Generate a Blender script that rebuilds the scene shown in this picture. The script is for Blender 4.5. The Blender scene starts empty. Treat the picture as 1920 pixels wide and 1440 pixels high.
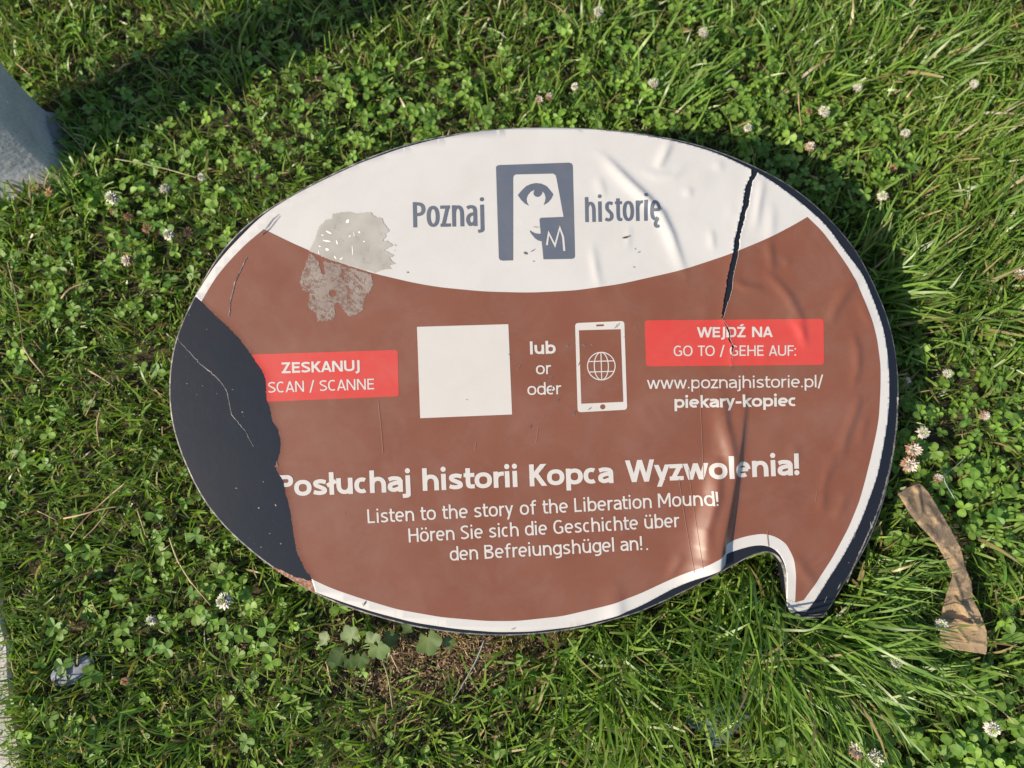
import bpy, math, random
import numpy as np
from mathutils import Vector, Matrix
from mathutils.geometry import delaunay_2d_cdt

random.seed(7)
rng = np.random.default_rng(7)
sc = bpy.context.scene
COL = sc.collection
R = math.radians

# ---------------------------------------------------------------- camera
CAM_H, TILT, F = 1.0, R(11.0), 1386.0
cam_d = bpy.data.cameras.new('camera'); cam = bpy.data.objects.new('camera', cam_d); COL.objects.link(cam)
cam_d.sensor_width = 36.0; cam_d.lens = 36.0 * F / 1920.0
cam_d.clip_start = 0.02; cam_d.clip_end = 600
cam.location = (0, 0, CAM_H); cam.rotation_euler = (TILT, 0, 0)
cam_d.dof.use_dof = True; cam_d.dof.focus_distance = 0.91; cam_d.dof.aperture_fstop = 2.3
sc.camera = cam

# ---------------------------------------------------------------- light
SUN_EL, SUN_AZ = R(37), R(25)         # light travels towards +X and a little +Y
w = bpy.data.worlds.new('World'); sc.world = w; w.use_nodes = True
nt = w.node_tree; bg = nt.nodes['Background']
sky = nt.nodes.new('ShaderNodeTexSky'); sky.sky_type = 'NISHITA'; sky.sun_disc = False
sky.sun_elevation = SUN_EL
to_sun = Vector((-math.cos(SUN_AZ) * math.cos(SUN_EL), -math.sin(SUN_AZ) * math.cos(SUN_EL), math.sin(SUN_EL)))
sky.sun_rotation = math.atan2(to_sun.x, to_sun.y)
nt.links.new(sky.outputs[0], bg.inputs[0]); bg.inputs[1].default_value = 0.13
sun_d = bpy.data.lights.new('sun', 'SUN'); sun = bpy.data.objects.new('sun', sun_d); COL.objects.link(sun)
sun_d.energy = 5.0; sun_d.angle = R(0.7); sun_d.color = (1.0, 0.88, 0.70)
sun.rotation_euler = to_sun.to_track_quat('Z', 'Y').to_euler(); sun.location = to_sun * 5
vs = sc.view_settings
vs.view_transform = 'Standard'; vs.look = 'None'; vs.gamma = 1; vs.use_curve_mapping = False; vs.exposure = 0.42
sc.cycles.use_denoising = True
sc.cycles.max_bounces = 6; sc.cycles.transparent_max_bounces = 6

# ---------------------------------------------------------------- projections
CR = np.array([1, 0, 0]); CU = np.array([0, math.cos(TILT), math.sin(TILT)]); CD = np.array([0, math.sin(TILT), -math.cos(TILT)])
CO = np.array([0, 0, CAM_H])
def ray(p):
    p = np.atleast_2d(np.asarray(p, float))
    return ((p[:, 0:1] - 960) / F) * CR + ((720 - p[:, 1:2]) / F) * CU + CD
def G(px, py, z=0.0):
    d = ray((px, py))[0]; t = (z - CAM_H) / d[2]
    return CO + d * t
def proj(P):
    v = P - CO
    x, y, z = v @ CR, v @ CU, v @ CD
    return np.stack([960 + F * x / z, 720 - F * y / z], -1)
# board frame
BD = 0.902
YAW = R(3.0)
BX = CR * math.cos(YAW) + CD * math.sin(YAW)
BN = -CD * math.cos(YAW) + CR * math.sin(YAW)
BY = np.cross(BN, BX)
BO = CO + CD * BD
BM = Matrix(((BX[0], BY[0], BN[0], BO[0]), (BX[1], BY[1], BN[1], BO[1]), (BX[2], BY[2], BN[2], BO[2]), (0, 0, 0, 1)))
def B(p):
    d = ray(p); t = (BD * (CD @ BN)) / (d @ BN)
    P = d * t[:, None] - CD * BD
    return np.stack([P @ BX, P @ BY], -1)

# ---------------------------------------------------------------- helpers
def link(o, parent=None):
    COL.objects.link(o)
    if parent is not None: o.parent = parent
    return o
def tag(o, label=None, cat=None, group=None, kind=None):
    if label: o['label'] = label
    if cat: o['category'] = cat
    if group: o['group'] = group
    if kind: o['kind'] = kind
    return o
def empty(name, loc=(0, 0, 0)):
    o = bpy.data.objects.new(name, None); COL.objects.link(o); o.location = loc; o.empty_display_size = 0.02
    return o
def mesh_np(name, V, tris=None, quads=None, mats=(), smooth=True, cols=None, matidx=None):
    me = bpy.data.meshes.new(name)
    V = np.asarray(V, np.float32); loops = []; starts = []; n = 0
    if tris is not None and len(tris):
        tris = np.asarray(tris, np.int32); loops.append(tris.ravel()); starts.append(np.arange(len(tris)) * 3); n += len(tris) * 3
    if quads is not None and len(quads):
        quads = np.asarray(quads, np.int32); loops.append(quads.ravel()); starts.append(n + np.arange(len(quads)) * 4)
    L = np.concatenate(loops); S = np.concatenate(starts)
    me.vertices.add(len(V)); me.vertices.foreach_set('co', V.ravel())
    me.loops.add(len(L)); me.loops.foreach_set('vertex_index', L.astype(np.int32))
    me.polygons.add(len(S)); me.polygons.foreach_set('loop_start', S.astype(np.int32))
    if matidx is not None: me.polygons.foreach_set('material_index', np.asarray(matidx, np.int32))
    me.update(calc_edges=True)
    me.polygons.foreach_set('use_smooth', np.full(len(S), smooth))
    for m in mats: me.materials.append(m)
    if cols is not None:
        a = me.color_attributes.new('Col', 'FLOAT_COLOR', 'POINT')
        c = np.ones((len(V), 4), np.float32); c[:, :3] = cols; a.data.foreach_set('color', c.ravel())
    me.validate()
    return me
def obj(name, me, parent=None):
    return link(bpy.data.objects.new(name, me), parent)

# ---------------------------------------------------------------- materials
class NT:
    def __init__(s, name):
        s.m = bpy.data.materials.new(name); s.m.use_nodes = True; s.t = s.m.node_tree; s.n = s.t.nodes
        s.b = s.n['Principled BSDF']; s.out = s.n['Material Output']
    def new(s, typ, **k):
        n = s.n.new(typ)
        for a, v in k.items(): setattr(n, a, v)
        return n
    def L(s, a, b): s.t.links.new(a, b)
    def noise(s, scale, detail=4, rough=0.55, vec=None, dist=0.0):
        n = s.new('ShaderNodeTexNoise'); n.inputs['Scale'].default_value = scale; n.inputs['Detail'].default_value = detail
        n.inputs['Roughness'].default_value = rough; n.inputs['Distortion'].default_value = dist
        if vec is None:
            if not hasattr(s, 'tc'): s.tc = s.new('ShaderNodeTexCoord')
            vec = s.tc.outputs['Object']
        s.L(vec, n.inputs['Vector']); return n.outputs['Fac']
    def ramp(s, fac, stops):
        r = s.new('ShaderNodeValToRGB'); e = r.color_ramp.elements
        while len(e) < len(stops): e.new(0.5)
        for el, (p, c) in zip(e, stops):
            el.position = p; el.color = (*c, 1) if len(c) == 3 else c
        s.L(fac, r.inputs[0]); return r.outputs[0]
    def mix(s, fac, a, b):
        m = s.new('ShaderNodeMix', data_type='RGBA')
        for sock, v in ((m.inputs['Factor'], fac), (m.inputs['A'], a), (m.inputs['B'], b)):
            pass
        def put(i, v):
            if isinstance(v, bpy.types.NodeSocket): s.L(v, i)
            elif isinstance(v, (int, float)): i.default_value = v
            else: i.default_value = (*v, 1)
        put(m.inputs[0], fac); put(m.inputs[6], a); put(m.inputs[7], b)
        return m.outputs[2]
    def bump(s, h, strength, dist):
        b = s.new('ShaderNodeBump'); b.inputs['Strength'].default_value = strength; b.inputs['Distance'].default_value = dist
        s.L(h, b.inputs['Height']); s.L(b.outputs[0], s.b.inputs['Normal'])

def print_mat(name, col, rough=0.42, var=0.06, spec=0.5):
    t = NT(name)
    c2 = tuple(min(1, c * (1 + var) + 0.01) for c in col); c1 = tuple(c * (1 - var) for c in col)
    n = t.noise(9, 5); cc = t.ramp(n, [(0.3, c1), (0.7, c2)])
    dust = t.ramp(t.noise(16, 9, 0.72, dist=0.6), [(0.45, (0, 0, 0)), (0.72, (0.12, 0.12, 0.12))]); cc = t.mix(dust, cc, (0.27, 0.235, 0.20))
    grit = t.ramp(t.noise(700, 2), [(0.73, (0, 0, 0)), (0.77, (0.45, 0.45, 0.45))]); cc = t.mix(grit, cc, (0.20, 0.16, 0.12))
    t.L(cc, t.b.inputs['Base Color'])
    rr = t.new('ShaderNodeMapRange'); rr.inputs['To Min'].default_value = rough - 0.06; rr.inputs['To Max'].default_value = rough + 0.1
    t.L(t.noise(40, 6), rr.inputs['Value']); t.L(rr.outputs[0], t.b.inputs['Roughness'])
    t.b.inputs['Specular IOR Level'].default_value = spec
    t.bump(t.noise(120, 4), 0.10, 0.0006)
    return t.m
M = {}
M['vinyl_white'] = print_mat('white_vinyl', (0.49, 0.475, 0.455), 0.40, 0.02)
M['ink_white'] = print_mat('white_ink', (0.485, 0.46, 0.43), 0.42, 0.015)
M['brown'] = print_mat('brown_print', (0.168, 0.057, 0.029), 0.36, 0.05, 0.6)
M['red'] = print_mat('red_print', (0.47, 0.042, 0.031), 0.40, 0.03)
M['slate'] = print_mat('slate_ink', (0.085, 0.100, 0.130), 0.42, 0.03)

t = NT('black_plate')
n = t.noise(260, 3); sp = t.ramp(n, [(0.0, (0.007, 0.0095, 0.015)), (0.71, (0.009, 0.0115, 0.017)), (0.78, (0.11, 0.11, 0.11))])
n2 = t.noise(5, 3); t.L(t.mix(t.ramp(n2, [(0.4, (0, 0, 0)), (0.65, (0.6, 0.6, 0.6))]), sp, (0.017, 0.015, 0.018)), t.b.inputs['Base Color'])
t.b.inputs['Roughness'].default_value = 0.3; t.b.inputs['Specular IOR Level'].default_value = 0.5
t.bump(t.noise(60, 5), 0.15, 0.001); M['black'] = t.m

t = NT('scuffed_edge')
n = t.noise(90, 6, 0.7); t.L(t.ramp(n, [(0.36, (0.025, 0.025, 0.028)), (0.52, (0.16, 0.15, 0.14)), (0.66, (0.36, 0.33, 0.30))]), t.b.inputs['Base Color'])
t.b.inputs['Roughness'].default_value = 0.6; t.bump(n, 0.6, 0.001); M['edge'] = t.m

t = NT('rust')
n = t.noise(220, 6, 0.7); t.L(t.ramp(n, [(0.3, (0.10, 0.035, 0.018)), (0.5, (0.27, 0.125, 0.075)), (0.68, (0.42, 0.31, 0.24))]), t.b.inputs['Base Color'])
t.b.inputs['Roughness'].default_value = 0.8; t.bump(n, 0.7, 0.002); M['rust'] = t.m

def residue_mat(name, a, b, cut, scale=70):
    t = NT(name)
    n = t.noise(scale, 8, 0.75)
    t.L(t.ramp(t.noise(35, 4), [(0.3, a), (0.7, b)]), t.b.inputs['Base Color']); t.b.inputs['Roughness'].default_value = 0.75
    tr = t.new('ShaderNodeBsdfTransparent'); mx = t.new('ShaderNodeMixShader')
    mm = t.new('ShaderNodeMath', operation='MULTIPLY_ADD'); mm.inputs[1].default_value = 0.45; t.L(t.noise(38, 5, .6), mm.inputs[0]); mm.inputs[2].default_value = -0.225
    ad = t.new('ShaderNodeMath', operation='ADD'); t.L(mm.outputs[0], ad.inputs[0]); t.L(n, ad.inputs[1])
    t.L(t.ramp(ad.outputs[0], [(cut - 0.06, (0, 0, 0)), (cut + 0.10, (.82, .82, .82))]), mx.inputs[0]); t.L(tr.outputs[0], mx.inputs[1]); t.L(t.b.outputs[0], mx.inputs[2])
    t.L(mx.outputs[0], t.out.inputs['Surface']); t.bump(n, 0.5, 0.0008)
    return t.m
M['res_hi'] = residue_mat('paper_residue', (0.33, 0.305, 0.265), (0.43, 0.405, 0.365), 0.30)
M['res_lo'] = residue_mat('glue_residue', (0.22, 0.17, 0.145), (0.33, 0.275, 0.24), 0.42, 300)
M['res_fleck'] = print_mat('paper_fleck', (0.8, 0.77, 0.72), 0.6)

def leaf_mat(name, trans, rough=0.42, spec=0.5, tint=(1.25, 1.3, 0.55)):
    t = NT(name)
    a = t.new('ShaderNodeAttribute', attribute_name='Col')
    nn = t.noise(45, 3)
    c = t.mix(t.ramp(nn, [(0.35, (0, 0, 0)), (0.7, (0.35, 0.35, 0.35))]), a.outputs['Color'], (0.16, 0.19, 0.04))
    t.L(c, t.b.inputs['Base Color']); t.b.inputs['Roughness'].default_value = rough; t.b.inputs['Specular IOR Level'].default_value = spec
    tl = t.new('ShaderNodeBsdfTranslucent')
    ml = t.new('ShaderNodeMix', data_type='RGBA', blend_type='MULTIPLY'); ml.inputs[0].default_value = 1
    t.L(c, ml.inputs[6]); ml.inputs[7].default_value = (*tint, 1)
    t.L(ml.outputs[2], tl.inputs[0])
    mx = t.new('ShaderNodeMixShader'); mx.inputs[0].default_value = trans
    t.L(t.b.outputs[0], mx.inputs[1]); t.L(tl.outputs[0], mx.inputs[2]); t.L(mx.outputs[0], t.out.inputs['Surface'])
    return t.m
M['grass'] = leaf_mat('grass_blade', 0.38, 0.38, 0.5)
M['clover'] = leaf_mat('clover_leaf', 0.34, 0.5, 0.4)
M['petal'] = leaf_mat('petal', 0.25, 0.6, 0.3, (1.0, 1.0, 0.95))
M['straw'] = leaf_mat('straw', 0.12, 0.5, 0.4, (1, 1, 1))
# petals and straw keep their own colour
for k in ('petal', 'straw'):
    tt = M[k].node_tree
    for l in list(tt.links):
        if l.to_node.type == 'MIX' and l.to_node.blend_type == 'MIX' and l.to_socket == l.to_node.inputs[0]:
            tt.links.remove(l)
    for nd in tt.nodes:
        if nd.type == 'MIX' and nd.blend_type == 'MIX': nd.inputs[0].default_value = 0.0

t = NT('soil')
n = t.noise(28, 8, 0.65); n2 = t.noise(160, 6, 0.7)
c = t.ramp(n, [(0.3, (0.022, 0.016, 0.010)), (0.5, (0.055, 0.038, 0.022)), (0.7, (0.10, 0.07, 0.042))])
c = t.mix(t.ramp(n2, [(0.55, (0, 0, 0)), (0.7, (0.7, 0.7, 0.7))]), c, (0.20, 0.14, 0.08))
far = t.noise(1.2, 6); geo = t.new('ShaderNodeNewGeometry'); ln = t.new('ShaderNodeVectorMath', operation='LENGTH')
t.L(geo.outputs['Position'], ln.inputs[0]); mr = t.new('ShaderNodeMapRange'); mr.inputs['From Min'].default_value = 1.3; mr.inputs['From Max'].default_value = 2.2
t.L(ln.outputs['Value'], mr.inputs['Value'])
lawn = t.ramp(t.noise(60, 8, 0.7), [(0.3, (0.03, 0.05, 0.012)), (0.6, (0.08, 0.13, 0.03)), (0.75, (0.14, 0.17, 0.06))])
c = t.mix(mr.outputs[0], c, lawn)
t.L(c, t.b.inputs['Base Color']); t.b.inputs['Roughness'].default_value = 0.95; t.bump(n2, 0.9, 0.006); M['soil'] = t.m

t = NT('concrete_grey_paint')
n = t.noise(14, 6); c = t.ramp(n, [(0.3, (0.31, 0.325, 0.345)), (0.7, (0.44, 0.445, 0.45))])
n2 = t.noise(120, 4, 0.5); c = t.mix(t.ramp(n2, [(0.64, (0, 0, 0)), (0.70, (0.85, 0.85, 0.85))]), c, (0.62, 0.58, 0.48))
n3 = t.noise(300, 3); c = t.mix(t.ramp(n3, [(0.3, (0.5, 0.5, 0.5)), (0.5, (0, 0, 0))]), c, (0.16, 0.17, 0.19))
t.L(c, t.b.inputs['Base Color']); t.b.inputs['Roughness'].default_value = 0.7; t.bump(n2, 0.6, 0.002); M['concrete'] = t.m

t = NT('pavement_concrete')
n = t.noise(18, 8, 0.7); c = t.ramp(n, [(0.3, (0.30, 0.28, 0.26)), (0.55, (0.46, 0.44, 0.41)), (0.75, (0.58, 0.55, 0.51))])
n2 = t.noise(190, 5, 0.7); c = t.mix(t.ramp(n2, [(0.30, (0.9, 0.9, 0.9)), (0.42, (0, 0, 0))]), c, (0.16, 0.15, 0.14))
t.L(c, t.b.inputs['Base Color']); t.b.inputs['Roughness'].default_value = 0.9; t.bump(n2, 0.8, 0.003); M['pave'] = t.m

t = NT('cardboard')
n = t.noise(30, 6); c = t.ramp(n, [(0.3, (0.22, 0.15, 0.085)), (0.7, (0.34, 0.25, 0.15))])
n2 = t.noise(22, 4, 0.6); c = t.mix(t.ramp(n2, [(0.40, (0, 0, 0)), (0.56, (0.75, 0.75, 0.75))]), c, (0.10, 0.070, 0.048))
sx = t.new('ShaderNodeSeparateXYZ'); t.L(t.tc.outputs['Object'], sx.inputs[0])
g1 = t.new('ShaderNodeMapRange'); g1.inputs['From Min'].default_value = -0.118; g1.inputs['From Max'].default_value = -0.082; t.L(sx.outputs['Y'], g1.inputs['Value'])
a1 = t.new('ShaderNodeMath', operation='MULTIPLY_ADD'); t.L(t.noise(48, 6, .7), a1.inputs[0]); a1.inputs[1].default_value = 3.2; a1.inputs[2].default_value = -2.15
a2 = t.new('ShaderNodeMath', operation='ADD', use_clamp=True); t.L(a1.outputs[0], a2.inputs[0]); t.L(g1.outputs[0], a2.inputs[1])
c = t.mix(t.ramp(a2.outputs[0], [(0.25, (0, 0, 0)), (0.55, (0.8, 0.8, 0.8))]), t.ramp(n, [(0.3, (0.27, 0.185, 0.10)), (0.7, (0.40, 0.285, 0.165))]), (0.105, 0.078, 0.055))  # shade on the strip's upper part painted into the colour, edge broken by noise
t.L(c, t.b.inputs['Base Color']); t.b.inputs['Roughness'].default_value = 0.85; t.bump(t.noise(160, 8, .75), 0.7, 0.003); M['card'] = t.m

t = NT('dull_grey_blue')
n = t.noise(70, 6, 0.7); t.L(t.ramp(n, [(0.35, (0.085, 0.10, 0.13)), (0.55, (0.19, 0.21, 0.26)), (0.72, (0.38, 0.42, 0.48))]), t.b.inputs['Base Color'])
t.b.inputs['Roughness'].default_value = 0.55; t.bump(n, 0.7, 0.002); M['lump'] = t.m
t = NT('dark_hole'); t.b.inputs['Base Color'].default_value = (0.006, 0.007, 0.008, 1); t.b.inputs['Roughness'].default_value = 0.9; M['hole'] = t.m
t = NT('wet_dark_film')
n = t.noise(30, 5); t.L(t.ramp(n, [(0.3, (0.035, 0.055, 0.05)), (0.7, (0.10, 0.135, 0.125))]), t.b.inputs['Base Color'])
t.b.inputs['Roughness'].default_value = 0.4; t.bump(n, 0.6, 0.004); M['film'] = t.m
t = NT('galvanised_steel')
t.L(t.ramp(t.noise(30, 4), [(0.3, (0.33, 0.34, 0.35)), (0.7, (0.5, 0.51, 0.52))]), t.b.inputs['Base Color']); t.b.inputs['Metallic'].default_value = 0.8; t.b.inputs['Roughness'].default_value = 0.5; M['steel'] = t.m

# ================================================================ SETTING
def vnoise(x, y, s, seed=0):
    x = x / s; y = y / s
    r = np.random.default_rng(seed + 100).random((64, 64))
    xi = np.floor(x).astype(int); yi = np.floor(y).astype(int); fx = x - xi; fy = y - yi
    fx = fx * fx * (3 - 2 * fx); fy = fy * fy * (3 - 2 * fy)
    g = lambda a, b: r[a % 64, b % 64]
    return (g(xi, yi) * (1 - fx) + g(xi + 1, yi) * fx) * (1 - fy) + (g(xi, yi + 1) * (1 - fx) + g(xi + 1, yi + 1) * fx) * fy

def gz(x, y):
    x = np.asarray(x, float); y = np.asarray(y, float)
    r = np.hypot(x, y)
    return (vnoise(x, y, 0.16, 1) * 0.016 + vnoise(x, y, 0.045, 2) * 0.006 - 0.011) * np.clip((2.6 - r) / 0.8, 0, 1)

xs = np.unique(np.concatenate([np.linspace(-2.2, 2.2, 221), [-300, -80, -25, -9, -4, 4, 9, 25, 80, 300]]))
X, Y = np.meshgrid(xs, xs, indexing='ij'); Z = gz(X, Y)
n_ = len(xs); idx = np.arange(n_ * n_).reshape(n_, n_)
q = np.stack([idx[:-1, :-1], idx[1:, :-1], idx[1:, 1:], idx[:-1, 1:]], -1).reshape(-1, 4)
tag(obj('ground', mesh_np('ground', np.stack([X, Y, Z], -1).reshape(-1, 3), quads=q, mats=[M['soil']])), kind='structure')

# pavement slab at the lower left
pa = G(18, 1150)[:2]; pb = G(52, 1440)[:2]; pd = (pb - pa) / np.linalg.norm(pb - pa); pn = np.array([pd[1], -pd[0]])
if pn[0] > 0: pn = -pn
NS = 90
ss = np.linspace(-0.25, 3.0, NS)
edge_in = (vnoise(ss, ss * 0 + 3.3, 0.05, 9) - 0.5) * 0.010
V = []
for k, s_ in enumerate(ss):
    p = pa + pd * s_ + pn * edge_in[k]
    V += [(*p, -0.10), (*p, 0.009), (*(p + pn * 0.004), 0.012), (*(pa + pd * s_ + pn * 1.4), 0.012), (*(pa + pd * s_ + pn * 1.4), -0.10)]
V = np.array(V); q = []
for k in range(NS - 1):
    for j in range(4): q.append((k * 5 + j, k * 5 + j + 1, (k + 1) * 5 + j + 1, (k + 1) * 5 + j))
    q.append((k * 5 + 4, k * 5, (k + 1) * 5, (k + 1) * 5 + 4))
pv = mesh_np('pavement', V, tris=[(0, 1, 2), (0, 2, 3), (0, 3, 4), (5 * NS - 5, 5 * NS - 3, 5 * NS - 4), (5 * NS - 5, 5 * NS - 2, 5 * NS - 3), (5 * NS - 5, 5 * NS - 1, 5 * NS - 2)], quads=q, mats=[M['pave']], smooth=False)
tag(obj('pavement', pv), kind='structure')
def on_pave(P, marg=0.0):
    d = (P[:, :2] - pa) @ pn; s_ = (P[:, :2] - pa) @ pd
    return (d > marg) & (s_ > -0.25)

# concrete pillar, upper left, flared foot
PR = R(18); base_c = G(148, 346)[:2] + np.array([math.cos(PR), math.sin(PR)]) * -0.092 + np.array([-math.sin(PR), math.cos(PR)]) * 0.066
def rrect(a, b, r, n=5):
    pts = []
    for cx, cy, a0 in ((a - r, b - r, 0), (-a + r, b - r, 90), (-a + r, -b + r, 180), (a - r, -b + r, 270)):
        for k in range(n):
            an = R(a0 + 90 * k / (n - 1)); pts.append((cx + r * math.cos(an), cy + r * math.sin(an)))
    return pts
prof = [(-0.06, 0.090, 0.064), (0.006, 0.089, 0.063), (0.014, 0.085, 0.058), (0.028, 0.080, 0.052), (0.05, 0.0765, 0.051), (0.09, 0.075, 0.051), (0.15, 0.074, 0.051),
        (0.25, 0.072, 0.050), (0.40, 0.064, 0.042), (0.50, 0.060, 0.037), (0.54, 0.058, 0.035), (0.546, 0.052, 0.030)]
V = []; q = []
nr = 20
for (z, a, b) in prof:
    for (x, y) in rrect(a, b, min(0.014, b * 0.4)): V.append((x, y, z))
for i in range(len(prof) - 1):
    for j in range(nr): q.append((i * nr + j, i * nr + (j + 1) % nr, (i + 1) * nr + (j + 1) % nr, (i + 1) * nr + j))
V.append((0, 0, 0.546)); c_ = len(V) - 1; k0 = (len(prof) - 1) * nr
tr = [(k0 + j, k0 + (j + 1) % nr, c_) for j in range(nr)]
pil = empty('concrete_pillar', (base_c[0], base_c[1], 0)); pil.rotation_euler = (R(-4), R(5), PR)
tag(pil, 'grey speckled concrete pillar with a flared foot at the upper left edge', 'pillar')
sh = obj('shaft', mesh_np('shaft', V, tris=tr, quads=q, mats=[M['concrete']]), pil)
V2 = []; q2 = []
pf2 = [(-0.05, 0.096, 0.070), (0.004, 0.095, 0.069), (0.008, 0.092, 0.066), (0.0085, 0.08, 0.05)]
for (z, a, b) in pf2:
    for (x, y) in rrect(a, b, 0.012): V2.append((x, y, z))
for i in range(len(pf2) - 1):
    for j in range(nr): q2.append((i * nr + j, i * nr + (j + 1) % nr, (i + 1) * nr + (j + 1) % nr, (i + 1) * nr + j))
obj('foot', mesh_np('foot', V2, quads=q2, mats=[M['concrete']]), pil)
def on_pillar(P, m=0.0):
    d = P[:, :2] - base_c; c, s_ = math.cos(PR), math.sin(PR)
    x = d[:, 0] * c + d[:, 1] * s_; y = -d[:, 0] * s_ + d[:, 1] * c
    return (abs(x) < 0.100 + m) & (abs(y) < 0.074 + m)

# ================================================================ INFORMATION BOARD
def resample(pts, step, closed=True):
    P = np.array(pts, float)
    if closed: P = np.vstack([P, P[:1]])
    out = []; pin = []
    for a, b in zip(P[:-1], P[1:]):
        n = max(1, int(np.linalg.norm(b - a) / step))
        for k in range(n): out.append(a + (b - a) * k / n); pin.append(k == 0)
    if not closed: out.append(P[-1]); pin.append(True)
    return np.array(out), np.array(pin)
def smooth_closed(pts, corners=(), step=5, it=40):
    P, _ = resample(pts, step)
    fixed = np.zeros(len(P), bool)
    for c in corners:
        fixed[np.argmin(np.hypot(P[:, 0] - c[0], P[:, 1] - c[1]))] = True
    for _ in range(it):
        Q = 0.5 * P + 0.25 * (np.roll(P, 1, 0) + np.roll(P, -1, 0)); Q[fixed] = P[fixed]; P = Q
    return P
def smooth_open(pts, step=5, it=10):
    P, _ = resample(pts, step, False)
    for _ in range(it):
        Q = P.copy(); Q[1:-1] = 0.5 * P[1:-1] + 0.25 * (P[:-2] + P[2:]); P = Q
    return P
def inside(P, poly):
    poly = np.asarray(poly); x, y = P[:, 0], P[:, 1]; r = np.zeros(len(P), bool)
    x1, y1 = poly[:, 0], poly[:, 1]; x2, y2 = np.roll(x1, -1), np.roll(y1, -1)
    for a, b, c, d in zip(x1, y1, x2, y2):
        m = ((b > y) != (d > y))
        if b != d: r ^= m & (x < (c - a) * (y - b) / (d - b) + a)
    return r

plate_px = [(364,555),(347,585),(332,622),(321,660),(315,715),(316,765),(325,815),(342,862),(362,907),(387,950),(425,995),(470,1035),(510,1066),(550,1091),(590,1115),(650,1140),(700,1156),(777,1177),(857,1189),(941,1194),(1026,1189),(1110,1175),(1197,1151),(1254,1125),(1308,1099),(1352,1075),(1390,1053),(1438,1029),(1458,1034),(1468,1053),(1474,1080),(1472,1120),(1481,1146),(1505,1160),(1525,1161),(1544,1159),(1557,1146),(1579,1102),(1612,1052),(1638,1000),(1655,953),(1669,899),(1678,850),(1685,790),(1687,725),(1684,679),(1676,629),(1665,590),(1651,556),(1640,532),(1625,500),(1607,468),(1585,440),(1560,412),(1535,387),(1510,366),(1477,342),(1440,322),(1415,310),(1365,288),(1315,271),(1265,259),(1190,247),(1106,239),(1035,237),(965,238),(881,245),(810,257),(740,275),(675,300),(600,335),(550,362),(500,391),(462,419),(430,450),(395,496)]
tail_c = [(1481,1146),(1505,1160),(1544,1159)]
PLATE = smooth_closed(plate_px, tail_c, 5, 40)
sheet_px = [(366,556),(400,502),(430,466),(475,420),(500,398),(550,367),(600,341),(675,306),(750,279),(810,263),(881,249),(965,241),(1035,240),(1106,242),(1190,251),(1246,261),(1290,271),(1340,286),(1385,306),(1422,325),(1447,340),(1490,371),(1532,406),(1557,432),(1577,462),(1600,492),(1618,514),(1625,532),(1640,570),(1656,615),(1665,670),(1667,726),(1666,767),(1661,808),(1654,846),(1644,895),(1628,939),(1617,969),(1601,1004),(1579,1045),(1552,1086),(1530,1123),(1511,1147),(1495,1146),(1482,1146),(1475,1137),(1473,1121),(1476,1080),(1471,1053),(1460,1034),(1444,1022),(1425,1020),(1400,1025),(1360,1038),(1357,1056),(1308,1080),(1254,1107),(1197,1138),(1138,1160),(1082,1174),(997,1184),(930,1185),(857,1179),(777,1167),(700,1147),(650,1131),(591,1110),(520,1066),(460,1024),(400,960),(350,870),(324,790),(320,715),(330,640)]
SHEET = smooth_closed(sheet_px, [(1511,1147),(1482,1146),(1360,1038),(1357,1056),(1475,1137)], 5, 14)
arc_px = smooth_open([(495,430),(550,457),(625,489),(700,513),(777,531),(824,539),(909,547),(993,549),(1077,545),(1162,533),(1277,507),(1365,478),(1440,447),(1490,421),(1513,407)], 6, 12)
brown_rest = smooth_open([(1513,407),(1540,433),(1565,466),(1594,508),(1607,533),(1623,572),(1634,601),(1643,632),(1650,684),(1650,726),(1647,781),(1642,812),(1633,852),(1620,905),(1610,940),(1590,989),(1560,1045),(1530,1091),(1503,1129)], 5, 6)
brown_tail = smooth_open([(1490,1129),(1492,1080),(1487,1045),(1473,1018),(1452,1005),(1430,1000),(1403,1004),(1381,1010),(1358,1020)], 5, 3)
brown_bot = smooth_open([(1357,1034),(1308,1061),(1254,1087),(1197,1114),(1138,1135),(1054,1155),(969,1164),(913,1164),(829,1157),(744,1142),(675,1121),(625,1104),(587,1087),(520,1042),(430,965),(360,840),(340,720),(352,620),(380,562),(405,520),(430,490),(462,457),(495,430)], 5, 10)
BROWN = np.vstack([arc_px[:-1], brown_rest[:-1], brown_tail, brown_bot[:-1]])
tear = [(591,1125),(591,1107),(587,1090),(582,1077),(575,1072),(567,1055),(557,1035),(551,1000),(546,962),(537,925),(532,902),(520,882),(516,874),(521,865),(520,867),(526,847),(527,827),(522,805),(512,790),(510,782),(509,772),(501,750),(499,710),(492,695),(472,665),(450,635),(427,612),(400,587),(375,562),(360,550)]
tear = [p for k, p in enumerate(tear) if k != 14]
tj, _ = resample(tear, 3.0, False)
tj[1:-1] += rng.normal(0, 0.45, tj[1:-1].shape)
TEAR = np.vstack([tj, [(250, 520), (250, 1250), (591, 1250)]])
cl_ = [(1409.5,308),(1407,330),(1399,345),(1395,360),(1392,385),(1387,405),(1382,430),(1377,450),(1374,472),(1367,500),(1362,525),(1360,545),(1356,562),(1354,583),(1352,596)]
cr_ = [(1354,598),(1358,590),(1362,575),(1367,560),(1372,543),(1373,525),(1377,505),(1382,485),(1384,470),(1386,450),(1392,425),(1397,400),(1403,385),(1406,360),(1411,340),(1420,325),(1424,312)]
cj, _ = resample(cl_ + [(1360,612),(1366,625),(1365,636),(1372,650),(1371,662),(1370,690),(1372.5,663),(1375,650),(1368.5,636),(1369,624),(1363,611)] + cr_, 3.5)
cj[:, 0] += rng.normal(0, 0.6, len(cj))
CRACK = cj
CUT = [TEAR, CRACK]

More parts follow.
